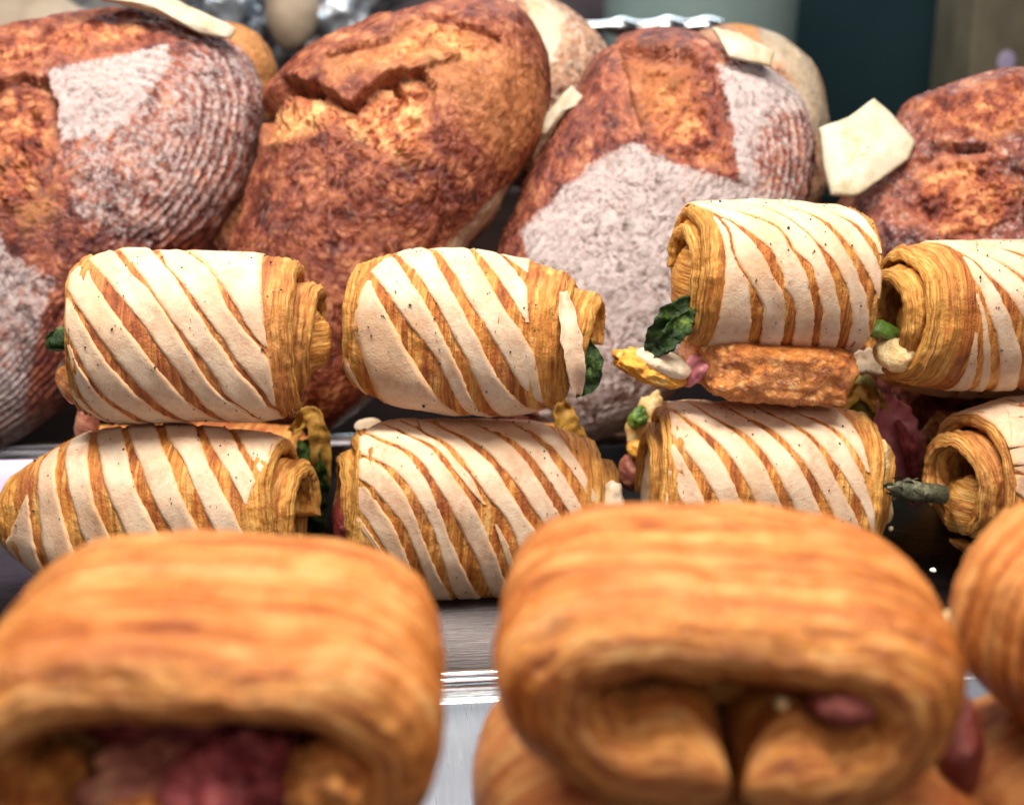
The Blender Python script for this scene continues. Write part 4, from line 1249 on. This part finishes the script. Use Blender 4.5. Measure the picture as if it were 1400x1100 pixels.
L3, loc3 = loaf('dark loaf with a large lavender-grey floured face, centre right', (905, 300), 78.0,
                [(640, 560), (650, 450), (665, 380), (700, 290), (745, 200), (785, 130), (815, 70), (880, 48), (960, 55), (1040, 85), (1090, 130), (1112, 200), (1105, 262), (1060, 350), (990, 450), (930, 530), (870, 585), (790, 612), (700, 610)],
                5.6, 'loaf_red', [
    ('flour', z1([(620, 610), (760, 690), (1000, 760), (1340, 800), (1300, 1000), (1000, 1500), (600, 1900), (300, 1900), (260, 1500), (300, 1200), (200, 930), (350, 790), (480, 680)], 640), 0.92, 0.6),
    ('flour', z1([(945, 310), (1150, 295), (1280, 350), (1350, 480), (1340, 700), (1290, 800), (1010, 770), (980, 500)], 640), 0.95, 0.4),
    ('clear', z1([(1160, 480), (1320, 440), (1380, 600), (1340, 800), (1100, 800), (1050, 640)], 640), 0.5, 1.2),
    ('rib', z1([(1050, 420), (1350, 350), (1400, 700), (1200, 900), (1000, 760)], 640), 1.0, 1.0),
    ('burst', z1([(580, 220), (850, 270), (935, 320), (985, 560), (995, 745), (850, 720), (680, 640), (620, 450), (600, 300)], 640), 0.40, 0.14),
    ('tone', z1([(590, 250), (840, 300), (850, 480), (640, 520)], 640), 0.35, 2.2),
    ('lift', z1([(560, 130), (900, 160), (950, 300), (840, 285), (590, 225)], 640), 0.25, 0.2)], 33)
ear('floured_ear', L3, loc3, z1([(925, 175), (1030, 195), (1160, 262), (1140, 320), (985, 290)], 640), -3.9, 'loaf_red', seed=4, bulge=0.25, pale=1.0, tiltv=(0.2, 0.4))
ear('floured_ear', L3, loc3, z1([(400, 370), (465, 430), (390, 460), (300, 560), (275, 545), (300, 480)], 640), -2.2, 'loaf_red', seed=5, bulge=0.2, pale=0.85)

z4 = lambda pts: [(1000 + x / 3.4375, y / 3.4375) for x, y in pts]
L4, loc4 = loaf('rough brown loaf at the right photo edge with a square cream flap of crust', (1370, 300), 77.0,
                [(1135, 300), (1175, 235), (1215, 175), (1235, 135), (1290, 118), (1400, 95), (1500, 110), (1570, 200), (1580, 350), (1500, 520), (1350, 600), (1200, 570), (1140, 430)], 5.8, 'loaf_red', [
    ('burst', z4([(760, 800), (900, 740), (1060, 760), (1250, 900), (1180, 1100), (900, 1200), (640, 1060)]), 0.20, 0.4),
    ('burst', z4([(1250, 900), (1330, 860), (1420, 900), (1420, 1150), (1200, 1150), (1200, 1000)]), 0.55, 0.15),
    ('burst', z4([(650, 470), (900, 440), (1400, 340), (1420, 700), (1000, 740), (830, 720), (780, 560)]), 0.05, 0.4),
    ('crack', z4([(820, 720), (1050, 740), (1040, 765), (830, 750)]), 0.35, 0.15),
    ('crack', z4([(1270, 730), (1400, 690), (1400, 730), (1290, 760)]), 0.4, 0.15),
    ('flour', z4([(600, 440), (1400, 300), (1420, 1200), (500, 1200)]), 0.26, 1.0)], 34)
ear('crust_flap', L4, loc4, [(1100 + x * 0.27, 20 + y * 0.27) for x, y in [(20, 610), (160, 560), (280, 470), (350, 540), (455, 690), (415, 780), (290, 870), (170, 955), (55, 950), (30, 820)]], -3.6, 'loaf_red', seed=7, bulge=0.5, th=0.7, pale=1.0, tiltv=(-0.15, 0.35))
loaf('pale brown loaf behind the amber loaf, floured on its left', (735, 110), 89.0,
     [(640, -30), (700, -12), (760, 8), (815, 45), (840, 95), (838, 150), (800, 210), (740, 260), (640, 220), (600, 80)], 4.6, 'loaf_pale', [
    ('pale', z1([(180, -30), (260, 20), (390, 100), (370, 160), (330, 300), (280, 300), (240, 100)], 640), 0.9, 0.5),
    ('flour', z1([(300, 0), (600, 0), (600, 700), (300, 700)], 640), 0.35, 1.0)], 35, 110, 200, rough=0.5)
loaf('pale loaf behind the floured centre loaf with an orange tear on top', (1030, 170), 90.0,
     [(930, 60), (960, 42), (1010, 36), (1060, 50), (1105, 90), (1128, 145), (1130, 200), (1115, 290), (1040, 330), (940, 300), (900, 150)], 4.4, 'loaf_pale', [
    ('pale', z1([(1130, 100), (1230, 140), (1330, 260), (1400, 420), (1440, 900), (1350, 600), (1200, 300), (1120, 260)], 640), 0.65, 0.6),
    ('tone', z1([(1010, 110), (1110, 120), (1120, 220), (1040, 200)], 640), 0.9, 0.3)], 36, 110, 200, rough=0.5)
loaf('orange crusted loaf just showing between the two left loaves', (310, 110), 90.0,
     [(220, 60), (280, 35), (330, 36), (362, 56), (377, 85), (376, 125), (350, 190), (260, 200), (210, 140)], 3.6, 'loaf_gold', [
    ('tone', [(300, 20), (420, 20), (420, 240), (300, 240)], 0.85, 0.6)], 37, 90, 160, rough=0.5)
tg = loaf('mottled olive brown extra loaf standing in for the shaded lower left side of the amber loaf', (365, 300), 82.0,
          [(290, 260), (330, 200), (380, 190), (440, 250), (450, 400), (400, 520), (320, 520), (280, 400)], 3.5, 'loaf_red', [
    ('tone', [(300, 200), (420, 200), (420, 330), (300, 330)], 0.35, 1.2)], 38, 90, 160)  # extra body in place of the amber loaf's shaded lower left side

# ------------------------------------------------------------------ behind the rolls
c0 = at(-260, 712, 67.2)
rail = empty('white_rail', (c0[0], c0[1], 0.35), (0, 0, R(4)))
tag(rail, 'white plastic strip lying across the tray behind the left rolls', 'strip')
rf = box('rail_face', 0, 13.2, 0, 0.35, 0, 2.7, M['white_plastic'], rail, 0.12)
rf.rotation_euler = (R(-38), 0, 0)
box('rail_ledge', 0, 13.2, -0.7, -0.05, -0.05, 0.35, M['white_plastic'], rail, 0.1)

# ------------------------------------------------------------------ background
box('back_wall', -190, 190, 232, 236, -1, 120, M['back_wall'])['kind'] = 'structure'


def panel(name, label, cat, x0, x1, ytop, D, mat, depth=4, zb=-0.05, group=None):
    a = at(x0, ytop, D); b = at(x1, ytop, D)
    o = empty(name, ((a[0] + b[0]) / 2, D + depth / 2, zb))
    tag(o, label, cat, group)
    w = (b[0] - a[0]) / 2
    box('board', -w, w, -depth / 2, depth / 2, 0, a[2] - zb, mat, o, 0.5)
    return o


p = panel('teal_screen', 'plain dark teal screen standing behind the loaves, right of centre', 'screen', 1068, 1356, -200, 170, M['teal'], 5)
p = panel('card_box', 'olive brown box at the top right photo corner', 'box', 1352, 1560, -200, 150, M['olive_box'], 14)
B('light_spot_disc', 1376, 84, 149.8, (0.9, 0.1, 1.1), 'white_plastic', p, 3, 0.1)  # lilac disc standing in for a small blurred bluish light


def film_bag(label, x, y, D, r, seed, mat='foil'):
    c = at(x, y, D)
    o = blob('film_bag', c, r, M[mat], None, seed, 0.75, 0.32, 60, 90)
    c[2] = 0
    tag(o, label, 'bag', 'clear film bags blurred behind the loaves')
    return o


film_bag('crumpled clear film bag at the upper left photo corner', 60, 20, 150, (13, 5, 7), 41)
film_bag('crumpled clear film bag behind the gap left of the amber loaf', 300, 10, 156, (5.5, 5, 5), 42)
film_bag('silvery film bag just above the amber loaf left shoulder', 445, 16, 150, (6.5, 5, 5.5), 43)


def bun(label, x, y, D, r, seed, mat):
    o = blob('small_bun', at(x, y, D), r, M[mat], None, seed, 0.15, 0.2)
    tag(o, label, 'bun', 'beige buns blurred behind the loaves')


bun('beige bun behind the far left loaf', 40, 52, 140, (7, 5, 4), 44, 'beige')

bun('beige bun behind the amber loaf left shoulder', 398, 10, 142, (2.6, 3, 4), 46, 'beige')
p = panel('plum_box', 'dark plum box behind the top of the amber loaf', 'box', 505, 900, -60, 175, M['plum'], 10)
p = panel('plum_box', 'narrow dark box between the two left film bags', 'box', 325, 372, 0, 160, M['plum'], 6)
# frosted tub and steel rail with bright glints
c = at(955, 70, 150)
tub = empty('frosted_tub', (c[0], 150, -0.05))
tag(tub, 'frosted pale teal tub standing left of the dark teal screen', 'tub')
tt = np.linspace(0, 1, 30); phs = np.linspace(0, 2 * math.pi, 64, endpoint=False)
prof = [(9.0 + 1.2 * t, 34 * t) for t in tt] + [(10.6, 34.1), (10.6, 34.9), (9.9, 34.9), (9.7, 33)]
V = [(r_ * math.cos(a), r_ * math.sin(a), z_) for (r_, z_) in prof for a in phs]
mesh('tub_wall', V, grid_faces(len(prof), 64, False, True), M['glass_teal'], tub)
c = at(845, 36, 128)
rb = empty('steel_rod', (c[0], c[1], c[2]), (0, 0, 0))
tag(rb, 'shiny steel rod with bright glints above the centre loaf', 'rod')
xs = np.linspace(-14, 9, 60)
ph8 = np.linspace(0, 2 * math.pi, 20, endpoint=False)
rad = 0.45 + 0.45 * np.exp(-((xs - 0.2) / 1.0) ** 2) + 0.55 * np.exp(-((xs - 4.2) / 1.2) ** 2) + 0.5 * np.exp(-((xs - 7.6) / 1.2) ** 2) + 0.3 * np.exp(-((xs + 6) / 1.4) ** 2)
V = [(x, r_ * math.cos(a), r_ * math.sin(a)) for x, r_ in zip(xs, rad) for a in ph8]
mesh('rod', V, grid_faces(60, 20, False, True), M['steel_rim'], rb)
